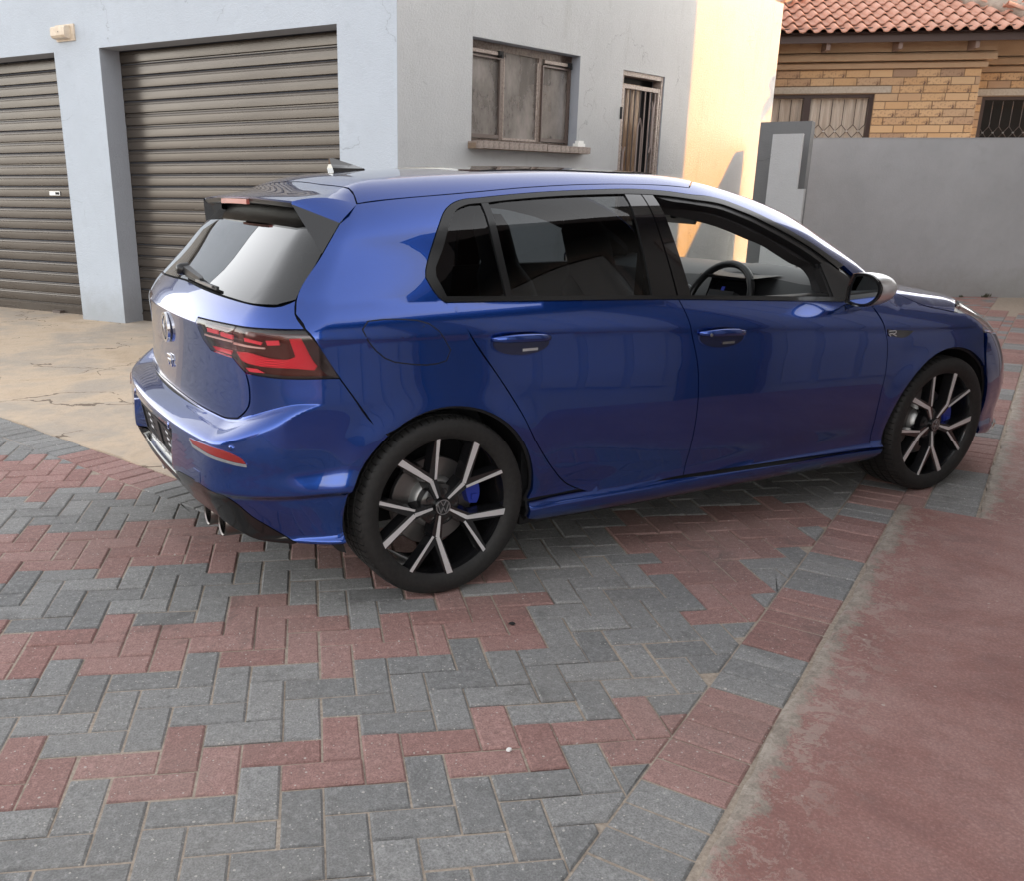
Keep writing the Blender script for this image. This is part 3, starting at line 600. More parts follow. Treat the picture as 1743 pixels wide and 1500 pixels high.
# ================================================================== brick house behind
TH = R(-35); H0 = Vector((11.446, 6.287, 0))
house = empty('brick_house', H0, TH); tag(house, 'yellow face brick house with red tiled hip roof and barred windows', 'house')
def hp(name, fill, mat, parent=None, **k):
    m = MB(); fill(m); return m.obj(name, mat, parent or house, **k)
WX0, WX1, WZ0, WZ1 = -3.2, 1.10, -.05, 3.10
hp('wall', lambda m: (m.box(WX0, -2.2, .012, .25, WZ0, WZ1), m.box(-.33, WX1 - .012, .012, .25, WZ0, WZ1), m.box(-2.2, -.33, .012, .25, 2.76, WZ1), m.box(WX1 - .25, WX1 - .012, .25, .6, WZ0, WZ1), m.box(WX1 - .012, 1.42, .62, .85, WZ0, WZ1), m.box(1.42, 4.5, .62, .85, 2.76, WZ1)), M['mortar'])
BL, BH, JT = .318, .099, .011
bme = {}
def brick_obj(x0, x1, z0, y, side=False):
    L = round(x1 - x0, 3)
    if L < .03: return
    if L not in bme:
        m = MB(); c = [(-L / 2, 0), (L / 2, 0), (L / 2, BH), (-L / 2, BH)]
        vs = [(a, .0, b) for a, b in inset_poly(c, .004)] + [(a, .004, b) for a, b in c] + [(a, .03, b) for a, b in c]
        m.add(vs, [(0, 1, 2, 3)] + [(i, (i + 1) % 4, 4 + (i + 1) % 4, 4 + i) for i in range(4)] + [(4 + i, 4 + (i + 1) % 4, 8 + (i + 1) % 4, 8 + i) for i in range(4)]); bme[L] = m.mesh('brick', M['brick'])
    o = bpy.data.objects.new('brick', bme[L])
    if side: o.location = (WX1 + .001, (x0 + x1) / 2, z0); o.rotation_euler.z = math.pi / 2
    else: o.location = ((x0 + x1) / 2, y + rng.uniform(-.003, .003), z0)
    link(o, house)
def course(x0, x1, z, y, off):
    x = x0 - off
    while x < x1:
        a = max(x, x0); b = min(x + BL, x1)
        if b - a > .04: brick_obj(a, b, z, y)
        x += BL + JT
zc0 = 3.10 - (BH + JT) * 10
for k in range(10):
    z = zc0 + k * (BH + JT); off = (k % 2) * (BL + JT) / 2
    if k >= 8: course(-2.15, WX1, z, 0, off + .1)
    elif k == 7: course(-.10, WX1, z, 0, off + .05)
    else: course(-.325, WX1, z, 0, off)
    # return face and the set-back wall
    brick_obj(.008, .15 if k % 2 else .31, z, 0, True)
    if k % 2: brick_obj(.161, .47, z, 0, True)
    else: brick_obj(.32, .60, z, 0, True)
    if k >= 8: course(WX1 + .03, 2.3, z, .608, off)
    elif k < 7: course(WX1 + .03, 1.41, z, .608, off)
hp('lintel', lambda m: m.box(-2.3, -.11, -.006, .2, 2.775, 2.865), M['lintel'])
hp('lintel', lambda m: m.box(WX1 + .02, 3.2, .60, .8, 2.775, 2.865), M['lintel'])
for nm, y0, z0, z1, ex in (('cornice', -.055, 3.103, 3.185, .055), ('cornice', -.13, 3.20, 3.30, .13), ('soffit_band', -.115, 3.315, 3.56, .115)):
    def cor(m):
        if nm == 'cornice':
            for (xa, xb, ya, yb) in ((-3.2, WX1 + ex, y0, .3), (WX1 + ex * 0 + .002, 4.5, .62 + y0, .9)):
                pf = [(ya, z0), (ya - .0, z0 + (z1 - z0) * .75), (ya + .02, z1), (yb, z1), (yb, z0)]
                m.add([(x, y, z) for x in (xa, xb) for y, z in pf], [(i, (i + 1) % 5, 5 + (i + 1) % 5, 5 + i) for i in range(5)] + [tuple(range(5)), tuple(range(5, 10))])
            m.box(WX1 + .004, WX1 + ex - .001, .301, .62, z0, z1)
        else: m.box(-3.2, WX1 + ex, y0, .3, z0, z1); m.box(WX1 + ex + .002, 4.5, .62 + y0, .9, z0, z1)
    hp(nm, cor, M['plaster_house'])
# house windows
def hwin(x0, x1, muls, y, label, dark):
    w = empty('window', (0, 0, 0), 0, house); w['label'] = label
    def frm(m):
        m.box(x0, x0 + .055, y, y + .07, 2.0, 2.765); m.box(x1 - .055, x1, y, y + .07, 2.0, 2.765); m.box(x0 + .055, x1 - .055, y + .002, y + .07, 2.715, 2.765)
        for a in muls: m.box(a - .05, a + .05, y + .001, y + .07, 2.0, 2.715)
    hp('frame', frm, M['frame_house'], w)
    eds = [x0 + .055] + [q for a in muls for q in (a - .05, a + .05)] + [x1 - .055]
    for i in range(0, len(eds), 2):
        a, b = eds[i], eds[i + 1]
        hp('pane', lambda m: m.add([(a, y + .045, 2.0), (b, y + .045, 2.0), (b, y + .045, 2.715), (a, y + .045, 2.715)], [(0, 1, 2, 3)]), M['pane_house_dark' if dark else 'pane_house'], w, fix=False)
        def brs(m):
            n = max(3, round((b - a) / .155)); st_ = (b - a) / n
            for k in range(n + 1):
                x = a + k * st_; xm = x + st_ / 2
                m.tube([(x, y + .075, 2.33), (x, y + .075, 2.70)], .006, 5)
                if k < n:
                    for (p, q) in (((x, 2.34), (xm, 2.25)), ((xm, 2.25), (x + st_, 2.34)), ((x, 2.16), (xm, 2.25)), ((xm, 2.25), (x + st_, 2.16)), ((x, 2.16), (xm, 2.07)), ((xm, 2.07), (x + st_, 2.16))):
                        m.tube([(p[0], y + .078, p[1]), (q[0], y + .078, q[1])], .0055, 5)
                    m.box(xm - .011, xm + .011, y + .068, y + .09, 2.24, 2.26, 1)
        hp('burglar_bars', brs, [M['bars_pale'] if dark else M['bars'], M['white_plastic']], w)
    if not dark: hp('curtain', lambda m: m.add([(x, y + .108 + .012 * math.sin(x * 55), z) for x in np.linspace(x0, x1, 120) for z in (1.9, 2.8)], [(2 * i, 2 * i + 2, 2 * i + 3, 2 * i + 1) for i in range(119)]), M['curtain'], w, smooth=True, fix=False)
    hp('room_shade', lambda m: m.box(x0, x1, y + .30, y + .31, 1.9, 2.8), M['room_dark'], w)
hwin(-2.2, -.33, [-1.27], .03, 'brown framed window with pale curtains and lattice bars', False)
hwin(1.42, 3.2, [2.4], .64, 'dark unlit window in the set back wall, with lattice bars', True)
# roof: a hip end facing the yard with wavy tiles
EZ, EY, PITCH2 = 3.52, -.56, R(27); AX, RUN = -.42, 2.45
hp('fascia', lambda m: m.box(-3.4, 3.4, EY + .10, EY + .13, 3.40, 3.535), M['fascia'])
hp('soffit', lambda m: m.box(-3.4, 3.4, EY + .131, .6, 3.585, 3.60), M['fascia'])
for x in (-1.18, -.20, .82): hp('rafter_tail', lambda m: m.box(x - .027, x + .027, EY + .135, -.14, 3.31, 3.50), M['rafter'])
def tile_mesh(w=.19, L=.32):
    m = MB(); n = 10; t_ = .016
    for j in (0, 1):
        for i in range(n + 1):
            u = i / n; x = u * w; h = .045 * max(0, math.sin(math.pi * min(u / .58, 1))) ** .9 - (.012 * math.sin(math.pi * max(0, (u - .58) / .42)) if u > .58 else 0)
            m.v += [(x, j * L, h + (0 if j else .022)), (x, j * L, h - t_ + (0 if j else .022))]
    K = 2 * (n + 1)
    for i in range(n): m.f += [(2 * i, 2 * i + 2, K + 2 * i + 2, K + 2 * i), (2 * i, 2 * i + 1, 2 * i + 3, 2 * i + 2)]
    m.f += [(0, K, K + 1, 1), (2 * n, 2 * n + 1, K + 2 * n + 1, K + 2 * n)]; m.m = [0] * len(m.f); return m.mesh('roof_tile', M['roof_tile'], fix=False, shade_angle=50)
tme = tile_mesh(); TL_ = .285; TWd = .188
roofs = [((0, EY, EZ), 0.0)]
HX0, HX1 = AX - RUN, AX + RUN
cnt = 0
for r in range(10):
    sd = r * TL_; yy = EY + sd * math.cos(PITCH2); zz = EZ + sd * math.sin(PITCH2); half = RUN * (1 - sd / (RUN / math.cos(PITCH2) * 1.0))
    nx = int(2 * RUN / TWd) + 2
    for k in range(nx):
        x = HX0 + k * TWd
        if abs(x + TWd / 2 - AX) < half + .03 and x > -2.75:
            o = bpy.data.objects.new('roof_tile', tme); o.location = (x, yy, zz + rng.uniform(-.003, .003)); o.rotation_euler = (PITCH2 - .05, 0, rng.uniform(-.006, .006)); link(o, house); cnt += 1
# neighbouring slopes (right of the right hip, left of the left hip) : joined rows
def slope(sign):
    m = MB(); src = tme; pts = [v.co.copy() for v in src.vertices]; pol = [tuple(p.vertices) for p in src.polygons]
    rot = Matrix.Rotation(sign * math.pi / 2, 4, 'Z') @ Matrix.Rotation(PITCH2 - .05, 4, 'X')
    for r in range(11):
        sd = r * TL_; xx = AX + sign * (RUN - sd * math.cos(PITCH2)); zz = EZ + sd * math.sin(PITCH2)
        for k in range(18):
            y = EY + k * TWd
            if y + .1 - EY < sd * math.cos(PITCH2) - .05: continue
            yb = y if sign > 0 else y + TWd
            m.add([(rot @ p) + Vector((xx, yb, zz)) for p in pts], pol)
    o = m.obj('roof_tile', M['roof_tile'], house, fix=False, shade_angle=50); tag(o, kind='stuff'); return o
slope(1); slope(-1)
# low front roof carried on past the hip (right edge of the picture)
def hip(sign):
    a = Vector((AX + sign * (RUN + .02), EY - .02, EZ + .035)); b = Vector((AX, EY + RUN, EZ + RUN * math.tan(PITCH2) + .05)); d = (b - a); L = d.length; d.normalize(); n = int(L / .30)
    x = Vector((-d.y, d.x, 0)).normalized(); up = x.cross(d) * (1 if x.cross(d).z > 0 else -1)
    c = MB(); c.tube([a - up * .02, b - up * .02], .14, 8); hp_ = c.obj('hip_bedding', M['cement'], house, smooth=True)
    for k in range(n):
        p = a + d * (k * .30); m = MB(); vs = []
        for j, (t0, rr) in enumerate(((0, .118), (.35, .105))):
            for i in range(9):
                g = math.pi * i / 8; vs.append(p + d * t0 + x * math.cos(g) * rr + up * (math.sin(g) * rr + .015))
        m.add(vs, [(i, i + 1, 10 + i, 9 + i) for i in range(8)] + [tuple(range(9))]); m.obj('ridge_tile', M['roof_tile'], house, smooth=False, shade_angle=40)
        if k: 
            m = MB(); vs = []
            for t0, rr in ((-.035, .126), (.03, .122)):
                for i in range(9):
                    g = math.pi * i / 8; vs.append(p + d * t0 + x * math.cos(g) * rr + up * (math.sin(g) * rr + .015))
            m.add(vs, [(i, i + 1, 10 + i, 9 + i) for i in range(8)]); m.obj('ridge_joint', M['cement'], house, shade_angle=40)
hip(1); hip(-1)
hp('roof_deck', lambda m: m.add([(HX0 + .05, EY + .05, EZ - .02), (HX1 - .05, EY + .05, EZ - .02), (AX, EY + RUN, EZ + RUN * math.tan(PITCH2) - .03), (HX0 + .05, 4, EZ - .02), (HX1 - .05, 4, EZ - .02), (AX, 4, EZ + RUN * math.tan(PITCH2) - .03)], [(0, 1, 2), (0, 2, 5, 3), (1, 4, 5, 2)]), M['fascia'])

# ================================================================== houses outside the frame that shade and mirror
nb = empty('neighbour_house', (-.777, -4.605, 0), R(28.5)); tag(nb, 'plain plastered house along the red slab, beside and behind the viewpoint', 'house')
def nbp(name, fill, mat, **k):
    m = MB(); fill(m); return m.obj(name, mat, nb, **k)
nbp('wall', lambda m: (m.box(.5, 5.8, -.25, 0, -.05, 3.25), m.box(.5, .75, -4.5, -.251, -.05, 3.25), m.box(5.8, NBX, -4.5, .0, -.05, NBH)), M['plaster_neighbour'])
nbp('soffit', lambda m: m.box(.2, 5.79, .001, .55, 3.26, 3.30), M['fascia'])
nbp('fascia', lambda m: m.box(.2, 5.79, .551, .59, 3.18, 3.40), M['fascia'])
nbp('roof', lambda m: m.add([(.2, .60, 3.41), (5.79, .60, 3.41), (5.79, -2.3, 4.7), (.2, -2.3, 4.7), (.2, -5, 3.4), (5.79, -5, 3.4)], [(0, 1, 2, 3), (3, 2, 5, 4)]), M['roof_dark'])
nbp('roof', lambda m: m.box(5.81, NBX + .05, -4.6, .06, NBH + .003, NBH + .12), M['fascia'])
for x in (1.5, 3.3, 5.1, 6.9, 8.4):
    nbp('gate_panel', lambda m: (m.box(x - .62, x + .62, .005, .04, 0, 2.85), m.box(x - .52, x - .32, .042, .06, .2, 2.7), m.box(x - .26, x - .03, .042, .07, .2, 2.5), m.box(x + .03, x + .26, .042, .07, .2, 2.5), m.box(x + .32, x + .52, .042, .06, .2, 2.7)), M['gate_grey'])
    nbp('gate_trim', lambda m: (m.box(x - .67, x - .622, .002, .07, 0, 2.92), m.box(x + .622, x + .67, .002, .07, 0, 2.92), m.box(x - .622, x + .622, .002, .07, 2.852, 2.92)), M['frame_brown'])
rear = empty('street_house', (-7.5, -3.5, 0), R(75)); tag(rear, 'red roofed house across the yard behind the car', 'house')
def rp(name, fill, mat):
    m = MB(); fill(m); return m.obj(name, mat, rear)
rp('wall', lambda m: (m.box(-4.5, 4.5, 0, .25, -.05, 2.4),), M['plaster_neighbour'])
rp('roof', lambda m: m.add([(-4.8, -.5, 2.35), (4.8, -.5, 2.35), (4.8, 2.6, 3.7), (-4.8, 2.6, 3.7)], [(0, 1, 2, 3)]), M['roof_tile'])

# ================================================================== car body surface
def cub(pts):
    xs=np.array([a for a,b in pts],float); ys=np.array([b for a,b in pts],float)
    h=np.diff(xs); d=np.diff(ys)/h; m=np.zeros(len(xs)); m[0]=d[0]; m[-1]=d[-1]
    for i in range(1,len(xs)-1):
        if d[i-1]*d[i]<=0: m[i]=0.0
        else:
            w1=2*h[i]+h[i-1]; w2=h[i]+2*h[i-1]; m[i]=(w1+w2)/(w1/d[i-1]+w2/d[i])
    def f0(x):
        x=np.asarray(x,float); k=np.clip(np.searchsorted(xs,x)-1,0,len(xs)-2)
        t=(x-xs[k])/h[k]; lo=x<xs[0]; hi=x>xs[-1]
        t2=t*t;t3=t2*t
        r=(2*t3-3*t2+1)*ys[k]+(t3-2*t2+t)*h[k]*m[k]+(-2*t3+3*t2)*ys[k+1]+(t3-t2)*h[k]*m[k+1]
        r=np.where(lo,ys[0]+(x-xs[0])*m[0],r); r=np.where(hi,ys[-1]+(x-xs[-1])*m[-1],r)
        return r
    TX=np.linspace(xs[0]-1.2,xs[-1]+1.2,int((xs[-1]-xs[0]+2.4)/.0006)); TY=f0(TX)
    return lambda x: np.interp(x,TX,TY)
def sst(a,b,x):
    t=np.minimum(np.maximum((x-a)/(b-a),0),1); return t*t*(3-2*t)
zc=cub([(-.9,.945),(-.5,.936),(0,.925),(.4,.912),(1.3,.866),(2.13,.815),(3.2,.755)])
zb=cub([(-.9,1.06),(-.5,1.042),(0,1.022),(1,.985),(1.9,.934),(2.3,.905),(3.2,.84)])
LOW=cub([(.10,.76),(.17,.80),(.20,.846),(.232,.869),(.258,.874),(.28,.856),(.31,.857),(.40,.873),(.52,.888),(.62,.894),(.72,.8935),(.80,.890),(.86,.888),(.94,.888)])
TL=cub([(-.95,.1235),(-.8,.0734),(-.5,.0277),(-.2,.0046),(.2,0),(1.6,0),(2.2,.005),(2.6,.011),(3.0,.025),(3.3,.083),(3.5,.173),(3.7,.269)])
TG=cub([(-.8,.16),(-.6,.12),(-.3,.06),(0,.024),(.5,.002),(1,-.005),(1.6,.001),(2.1,.02),(2.6,.046)])
def halfw(x,z):
    c=zc(x); b=zb(x)
    low=LOW(np.minimum(z,c))
    # scale so value at crease is constant
    up_t=(z-c)/(b-c)
    yc=.890
    sh=yc-.010*np.clip(up_t,0,1)-.030*np.clip(up_t,0,1)**2
    dz=np.maximum(z-b,0)
    gh=.850-.36*dz-.24*dz*dz
    up=np.where(z<b,sh,gh)
    k=sst(c-.05,c,z)
    low=low*(1-k)+k*(yc-.0025*(1-sst(c-.012,c,z)))
    w=np.where(z<c,low,up)
    g=sst(c,b+.18,z)
    w=w-(TL(x)*(1-g)+TG(x)*g)
    for cx in (0.0,2.628):
        r=np.sqrt((x-cx)**2+(z-.3235)**2)
        w=w+.012*np.exp(-((r-.37)/.07)**2)*(1-sst(.55,.80,z))*sst(.12,.3,z)
    w=w+(.017*sst(.52,.437,z)-.027*sst(.437,.425,z))*sst(-.24,-.34,x)
    return w
HATL=cub([(.40,-.697),(.60,-.714),(.66,-.716),(.75,-.712),(.86,-.709),(.945,-.713)])
HATU=cub([(.945,-.713),(1.0,-.677),(1.05,-.627),(1.15,-.518),(1.25,-.424),(1.32,-.366),(1.42,-.295),(1.5,-.24)])
def HAT(z): return np.where(z<.945,HATL(z),HATU(z))
BUM=cub([(.10,-.603),(.17,-.665),(.25,-.724),(.33,-.768),(.45,-.818),(.55,-.814),(.6,-.810),(.612,-.802),(.63,-.765),(.65,-.70),(.67,-.62),(.72,-.40)])
def xrear(y,z,x):
    a=HAT(z)+ (.11-.06*sst(.98,1.28,z))*y*y+.10*y**4
    b=BUM(z-.08*sst(.84,1.20,np.arctan2(np.abs(y),-.15-x)))+.10*y*y+.06*y**4
    q=np.abs(y); m=sst(.350,.335,q)*sst(.385,.40,z)*sst(.580,.565,z)
    b=b+m*np.maximum(-.752-b,0)
    return np.minimum(a,b)
NOSE=cub([(.10,3.38),(.15,3.44),(.25,3.50),(.4,3.505),(.55,3.462),(.65,3.39),(.72,3.32),(.78,3.235),(.84,3.12)])
def xfront(y,z): return NOSE(z)-.16*y*y-.30*y**4
TOP=cub([(-.8,1.29),(-.5,1.358),(-.41,1.376),(-.3,1.398),(-.1,1.430),(.3,1.4535),(.7,1.463),(1.0,1.458),(1.25,1.447),(1.45,1.422),(1.75,1.348),(2.1,1.178),(2.27,1.06)])
HOOD=cub([(2.0,1.032),(2.27,1.008),(2.5,.979),(2.93,.914),(3.15,.849),(3.3,.787),(3.42,.711),(3.55,.60)])
def ztop(x,y):
    kw=sst(1.1,1.6,x)
    r=TOP(x)-(.075*(1-kw)+.13*kw)*y*y-.06*y**4
    h=HOOD(x)-.05*y*y-.06*y**4
    return np.maximum(np.where(x>2.6,-9,r),np.where(x<1.9,-9,h))
def rmax(a,b,r):
    u=np.maximum(a+r,0); v=np.maximum(b+r,0)
    return np.where((a>-r)&(b>-r),-r+np.sqrt(u*u+v*v),np.maximum(a,b))
def F(P):
    x=P[...,0]; y=np.abs(P[...,1]); z=P[...,2]
    s=(y-halfw(x,z))*np.where(z>zb(x),.915,1.0)
    r=(xrear(y,z,x)-x)*(1-.22*sst(.95,1.02,z))
    f=x-xfront(y,z)
    e=.01; dz=(ztop(x+e,y)-ztop(x-e,y))/(2*e); dz=np.clip(dz,-.7,.7)
    t=(z-ztop(x,y))/np.sqrt(1+dz*dz)
    cr=.20-.05*sst(.45,.58,z)-.05*sst(.95,1.1,z)
    b=rmax(s,r,cr)
    b=rmax(b,f,.14)
    b=rmax(b,t,.085*(1-sst(1.9,2.4,x))+.05)
    return np.maximum(b,.165-z)

OUT = {
 'frlow': [(0.995,-0.656,1.355),(1.036,-0.67,1.341),(1.182,-0.682,1.321),(1.335,-0.687,1.298),(1.407,-0.698,1.276),(1.479,-0.709,1.251),(1.549,-0.724,1.221),(1.623,-0.74,1.188),(1.699,-0.754,1.152),(1.776,-0.769,1.111),(1.825,-0.779,1.082),(1.86,-0.79,1.053)],
 'apin': [(0.939,-0.553,1.383),(1.112,-0.58,1.366),(1.269,-0.584,1.351),(1.455,-0.56,1.33),(1.587,-0.601,1.283),(1.721,-0.645,1.222),(1.882,-0.671,1.148),(2.008,-0.703,1.073)],
 'aplow': [(0.869,-0.646,1.326),(1.008,-0.645,1.323),(1.124,-0.649,1.314),(1.25,-0.662,1.289),(1.355,-0.671,1.265),(1.428,-0.681,1.241),(1.501,-0.694,1.212),(1.578,-0.704,1.185),(1.653,-0.719,1.145),(1.732,-0.733,1.105),(1.814,-0.743,1.07),(1.837,-0.755,1.039),(1.841,-0.784,0.971),(1.931,-0.786,0.955)],
 'dlo': [(0.012,-0.841,1.024),(-0.004,-0.835,1.037),(-0.025,-0.818,1.07),(-0.037,-0.802,1.099),(-0.032,-0.791,1.121),(-0.022,-0.781,1.142),(0.011,-0.755,1.199),(0.052,-0.726,1.265),(0.074,-0.708,1.294),(0.095,-0.694,1.312),(0.118,-0.683,1.325),(0.15,-0.674,1.336),(0.245,-0.668,1.346),(0.456,-0.658,1.362),(0.728,-0.648,1.373),(0.931,-0.64,1.376),(1.058,-0.642,1.37),(1.209,-0.648,1.355),(1.291,-0.644,1.35),(1.369,-0.646,1.336),(1.442,-0.657,1.315),(1.514,-0.67,1.291),(1.584,-0.686,1.263),(1.655,-0.704,1.232),(1.728,-0.722,1.197),(1.805,-0.736,1.16),(1.884,-0.752,1.117),(1.967,-0.766,1.072),(2.043,-0.794,1.015)],
 'dloin': [(0.023,-0.834,1.041),(-0.0,-0.802,1.102),(0.004,-0.789,1.129),(0.041,-0.764,1.182),(0.099,-0.72,1.279),(0.128,-0.699,1.308),(0.152,-0.691,1.318),(0.259,-0.685,1.331),(0.446,-0.675,1.346),(0.715,-0.667,1.357),(0.915,-0.661,1.359),(1.041,-0.662,1.354),(1.192,-0.669,1.339),(1.348,-0.671,1.319),(1.42,-0.681,1.298),(1.493,-0.693,1.274),(1.562,-0.708,1.245),(1.636,-0.724,1.214),(1.71,-0.74,1.179),(1.786,-0.756,1.141),(1.862,-0.773,1.096),(1.914,-0.784,1.062)],
 'belt': [(0.012,-0.841,1.024),(0.333,-0.847,1.013),(0.992,-0.851,0.986),(1.433,-0.851,0.961),(1.901,-0.847,0.932),(2.066,-0.844,0.92)],
 'belttop': [(0.023,-0.834,1.041),(0.337,-0.841,1.028),(0.995,-0.846,1.0),(1.437,-0.845,0.977),(1.907,-0.839,0.949)],
 'qglass': [(0.019,-0.834,1.04),(-0.008,-0.8,1.106),(0.03,-0.769,1.172),(0.106,-0.71,1.293),(0.134,-0.693,1.316),(0.231,-0.688,1.326),(0.255,-0.84,1.03)],
 'rglass': [(0.263,-0.688,1.327),(0.361,-0.68,1.34),(0.535,-0.671,1.353),(0.717,-0.664,1.359),(0.859,-0.66,1.361),(0.874,-0.846,1.005),(0.271,-0.841,1.028)],
 'divbar': [(0.231,-0.686,1.328),(0.259,-0.685,1.33),(0.27,-0.841,1.029),(0.247,-0.84,1.03)],
 'pil_r': [(0.859,-0.661,1.36),(0.936,-0.657,1.362),(0.988,-0.848,0.996),(0.87,-0.848,1.001)],
 'pil_f': [(0.94,-0.659,1.361),(0.994,-0.66,1.357),(1.06,-0.848,0.992),(0.994,-0.848,0.995)],
 'fopen': [(0.993,-0.66,1.357),(1.042,-0.661,1.355),(1.199,-0.679,1.33),(1.341,-0.704,1.285),(1.486,-0.735,1.224),(1.637,-0.766,1.152),(1.806,-0.786,1.085),(1.825,-0.842,0.951),(1.06,-0.847,0.995)],
 'cline': [(0.011,-0.843,1.021),(0.089,-0.887,0.911),(0.193,-0.891,0.772),(0.28,-0.898,0.648),(0.361,-0.896,0.512),(0.442,-0.877,0.409),(0.515,-0.86,0.337),(0.582,-0.857,0.301)],
 'bline': [(0.993,-0.851,0.987),(1.045,-0.888,0.847),(1.078,-0.893,0.747)],
 'aline': [(2.078,-0.859,0.896),(2.134,-0.885,0.812),(2.157,-0.887,0.764),(2.18,-0.889,0.628),(2.178,-0.883,0.51),(2.186,-0.867,0.375),(2.188,-0.87,0.263)],
 'bseam': [(-0.372,-0.875,0.81),(-0.325,-0.882,0.74),(-0.279,-0.888,0.67),(-0.247,-0.898,0.612)],
 'tgR': [(-0.197,-0.599,1.356),(-0.216,-0.63,1.331),(-0.247,-0.653,1.302),(-0.282,-0.677,1.267),(-0.359,-0.716,1.177),(-0.471,-0.777,1.047),(-0.486,-0.808,1.008),(-0.47,-0.848,0.966)],
 'lamp': [(-0.694,-0.387,0.945),(-0.685,-0.387,0.96),(-0.632,-0.668,0.964),(-0.565,-0.787,0.965),(-0.47,-0.848,0.965),(-0.449,-0.865,0.938),(-0.372,-0.875,0.811),(-0.405,-0.871,0.813),(-0.552,-0.811,0.816),(-0.625,-0.716,0.823),(-0.645,-0.647,0.862),(-0.675,-0.499,0.865),(-0.685,-0.439,0.894)],
 'lampsplit': [(-0.632,-0.668,0.964),(-0.645,-0.663,0.942),(-0.646,-0.644,0.863)],
 'glass': [(-0.596,0.499,1.049),(-0.629,0.13,1.046),(-0.634,-0.222,1.039),(-0.605,-0.543,1.033),(-0.573,-0.693,1.031),(-0.513,-0.766,1.032),(-0.478,-0.79,1.031)],
 'tgbot': [(-0.694,0.414,0.667),(-0.714,0.127,0.67),(-0.715,-0.085,0.663),(-0.704,-0.315,0.659),(-0.685,-0.483,0.655),(-0.669,-0.573,0.653),(-0.658,-0.622,0.66),(-0.639,-0.695,0.692),(-0.627,-0.724,0.716),(-0.622,-0.73,0.758),(-0.624,-0.721,0.801),(-0.627,-0.713,0.821)],
 'black': [(-0.79,0.349,0.397),(-0.775,0.343,0.397),(-0.782,-0.026,0.391),(-0.797,-0.412,0.43),(-0.787,-0.517,0.454),(-0.762,-0.657,0.462),(-0.719,-0.737,0.444),(-0.69,-0.737,0.415),(-0.638,-0.745,0.353),(-0.585,-0.759,0.308),(-0.538,-0.775,0.27),(-0.504,-0.793,0.25)],
 'blackbot': [(-0.767,-0.363,0.356),(-0.749,-0.417,0.33),(-0.715,-0.637,0.335),(-0.659,-0.681,0.282),(-0.615,-0.719,0.258),(-0.582,-0.742,0.252),(-0.516,-0.786,0.249),(-0.368,-0.859,0.251)],
 'reflector': [(-0.777,-0.543,0.59),(-0.774,-0.573,0.573),(-0.758,-0.659,0.569),(-0.722,-0.75,0.561),(-0.677,-0.799,0.553),(-0.665,-0.809,0.552),(-0.674,-0.804,0.567),(-0.708,-0.77,0.587),(-0.745,-0.703,0.594),(-0.77,-0.587,0.59)],
 'fuel': [(-0.294,-0.875,0.958),(-0.287,-0.869,0.974),(-0.272,-0.866,0.981),(-0.244,-0.866,0.983),(-0.124,-0.872,0.977),(-0.084,-0.875,0.971),(-0.046,-0.883,0.951),(-0.011,-0.886,0.91),(0.011,-0.887,0.874),(0.011,-0.887,0.853),(-0.004,-0.887,0.84),(-0.036,-0.887,0.833),(-0.152,-0.885,0.842),(-0.204,-0.883,0.854),(-0.252,-0.882,0.889),(-0.281,-0.881,0.926)],
 'handle': [(0.163,-0.888,0.912),(0.402,-0.889,0.906),(0.385,-0.888,0.867),(0.266,-0.888,0.861),(0.184,-0.888,0.881)],
 'handle2': [(1.076,-0.888,0.869),(1.311,-0.888,0.858),(1.296,-0.888,0.832),(1.185,-0.889,0.815),(1.097,-0.888,0.836)],
 'ditch': [(-0.195,-0.651,1.32),(-0.057,-0.65,1.342),(0.164,-0.649,1.359),(0.457,-0.634,1.381),(0.747,-0.621,1.392)],
 'L': [(-0.629,-0.64,0.878),(-0.614,-0.7,0.883),(-0.558,-0.785,0.872),(-0.514,-0.819,0.873),(-0.498,-0.828,0.881),(-0.514,-0.822,0.935),(-0.48,-0.838,0.939),(-0.434,-0.849,0.852),(-0.446,-0.847,0.838),(-0.501,-0.826,0.844),(-0.548,-0.793,0.845),(-0.604,-0.724,0.848),(-0.622,-0.67,0.854)],
 'b1': [(-0.619,-0.696,0.929),(-0.603,-0.734,0.925),(-0.582,-0.764,0.921),(-0.585,-0.759,0.913),(-0.605,-0.729,0.917),(-0.618,-0.698,0.918)],
 'b2': [(-0.671,-0.441,0.931),(-0.658,-0.528,0.932),(-0.657,-0.526,0.92),(-0.67,-0.44,0.918)],
 'b3': [(-0.654,-0.549,0.93),(-0.637,-0.629,0.928),(-0.637,-0.626,0.915),(-0.654,-0.547,0.917)],
 'b4': [(-0.574,-0.774,0.927),(-0.542,-0.803,0.929),(-0.539,-0.804,0.916),(-0.57,-0.777,0.913)],
 'b5': [(-0.662,-0.469,0.874),(-0.637,-0.606,0.877),(-0.637,-0.606,0.863),(-0.658,-0.495,0.863)],
 'b6': [(-0.617,-0.688,0.834),(-0.597,-0.736,0.836),(-0.58,-0.761,0.826),(-0.611,-0.707,0.824)],
 'wl1': [(-0.68,-0.39,0.907),(-0.64,-0.629,0.911),(-0.64,-0.628,0.906),(-0.679,-0.397,0.903)],
 'wl2': [(-0.638,-0.638,0.908),(-0.579,-0.771,0.906),(-0.577,-0.773,0.902),(-0.638,-0.636,0.902)],
 'blackz': [(-0.521,-0.827,0.947),(-0.485,-0.847,0.94),(-0.44,-0.859,0.854),(-0.405,-0.865,0.819),(-0.373,-0.868,0.813),(-0.429,-0.861,0.908),(-0.46,-0.855,0.947)],
 'hoodline': [(2.472,-0.61,0.956),(2.356,-0.816,0.918),(2.447,-0.84,0.884),(2.641,-0.854,0.847)],
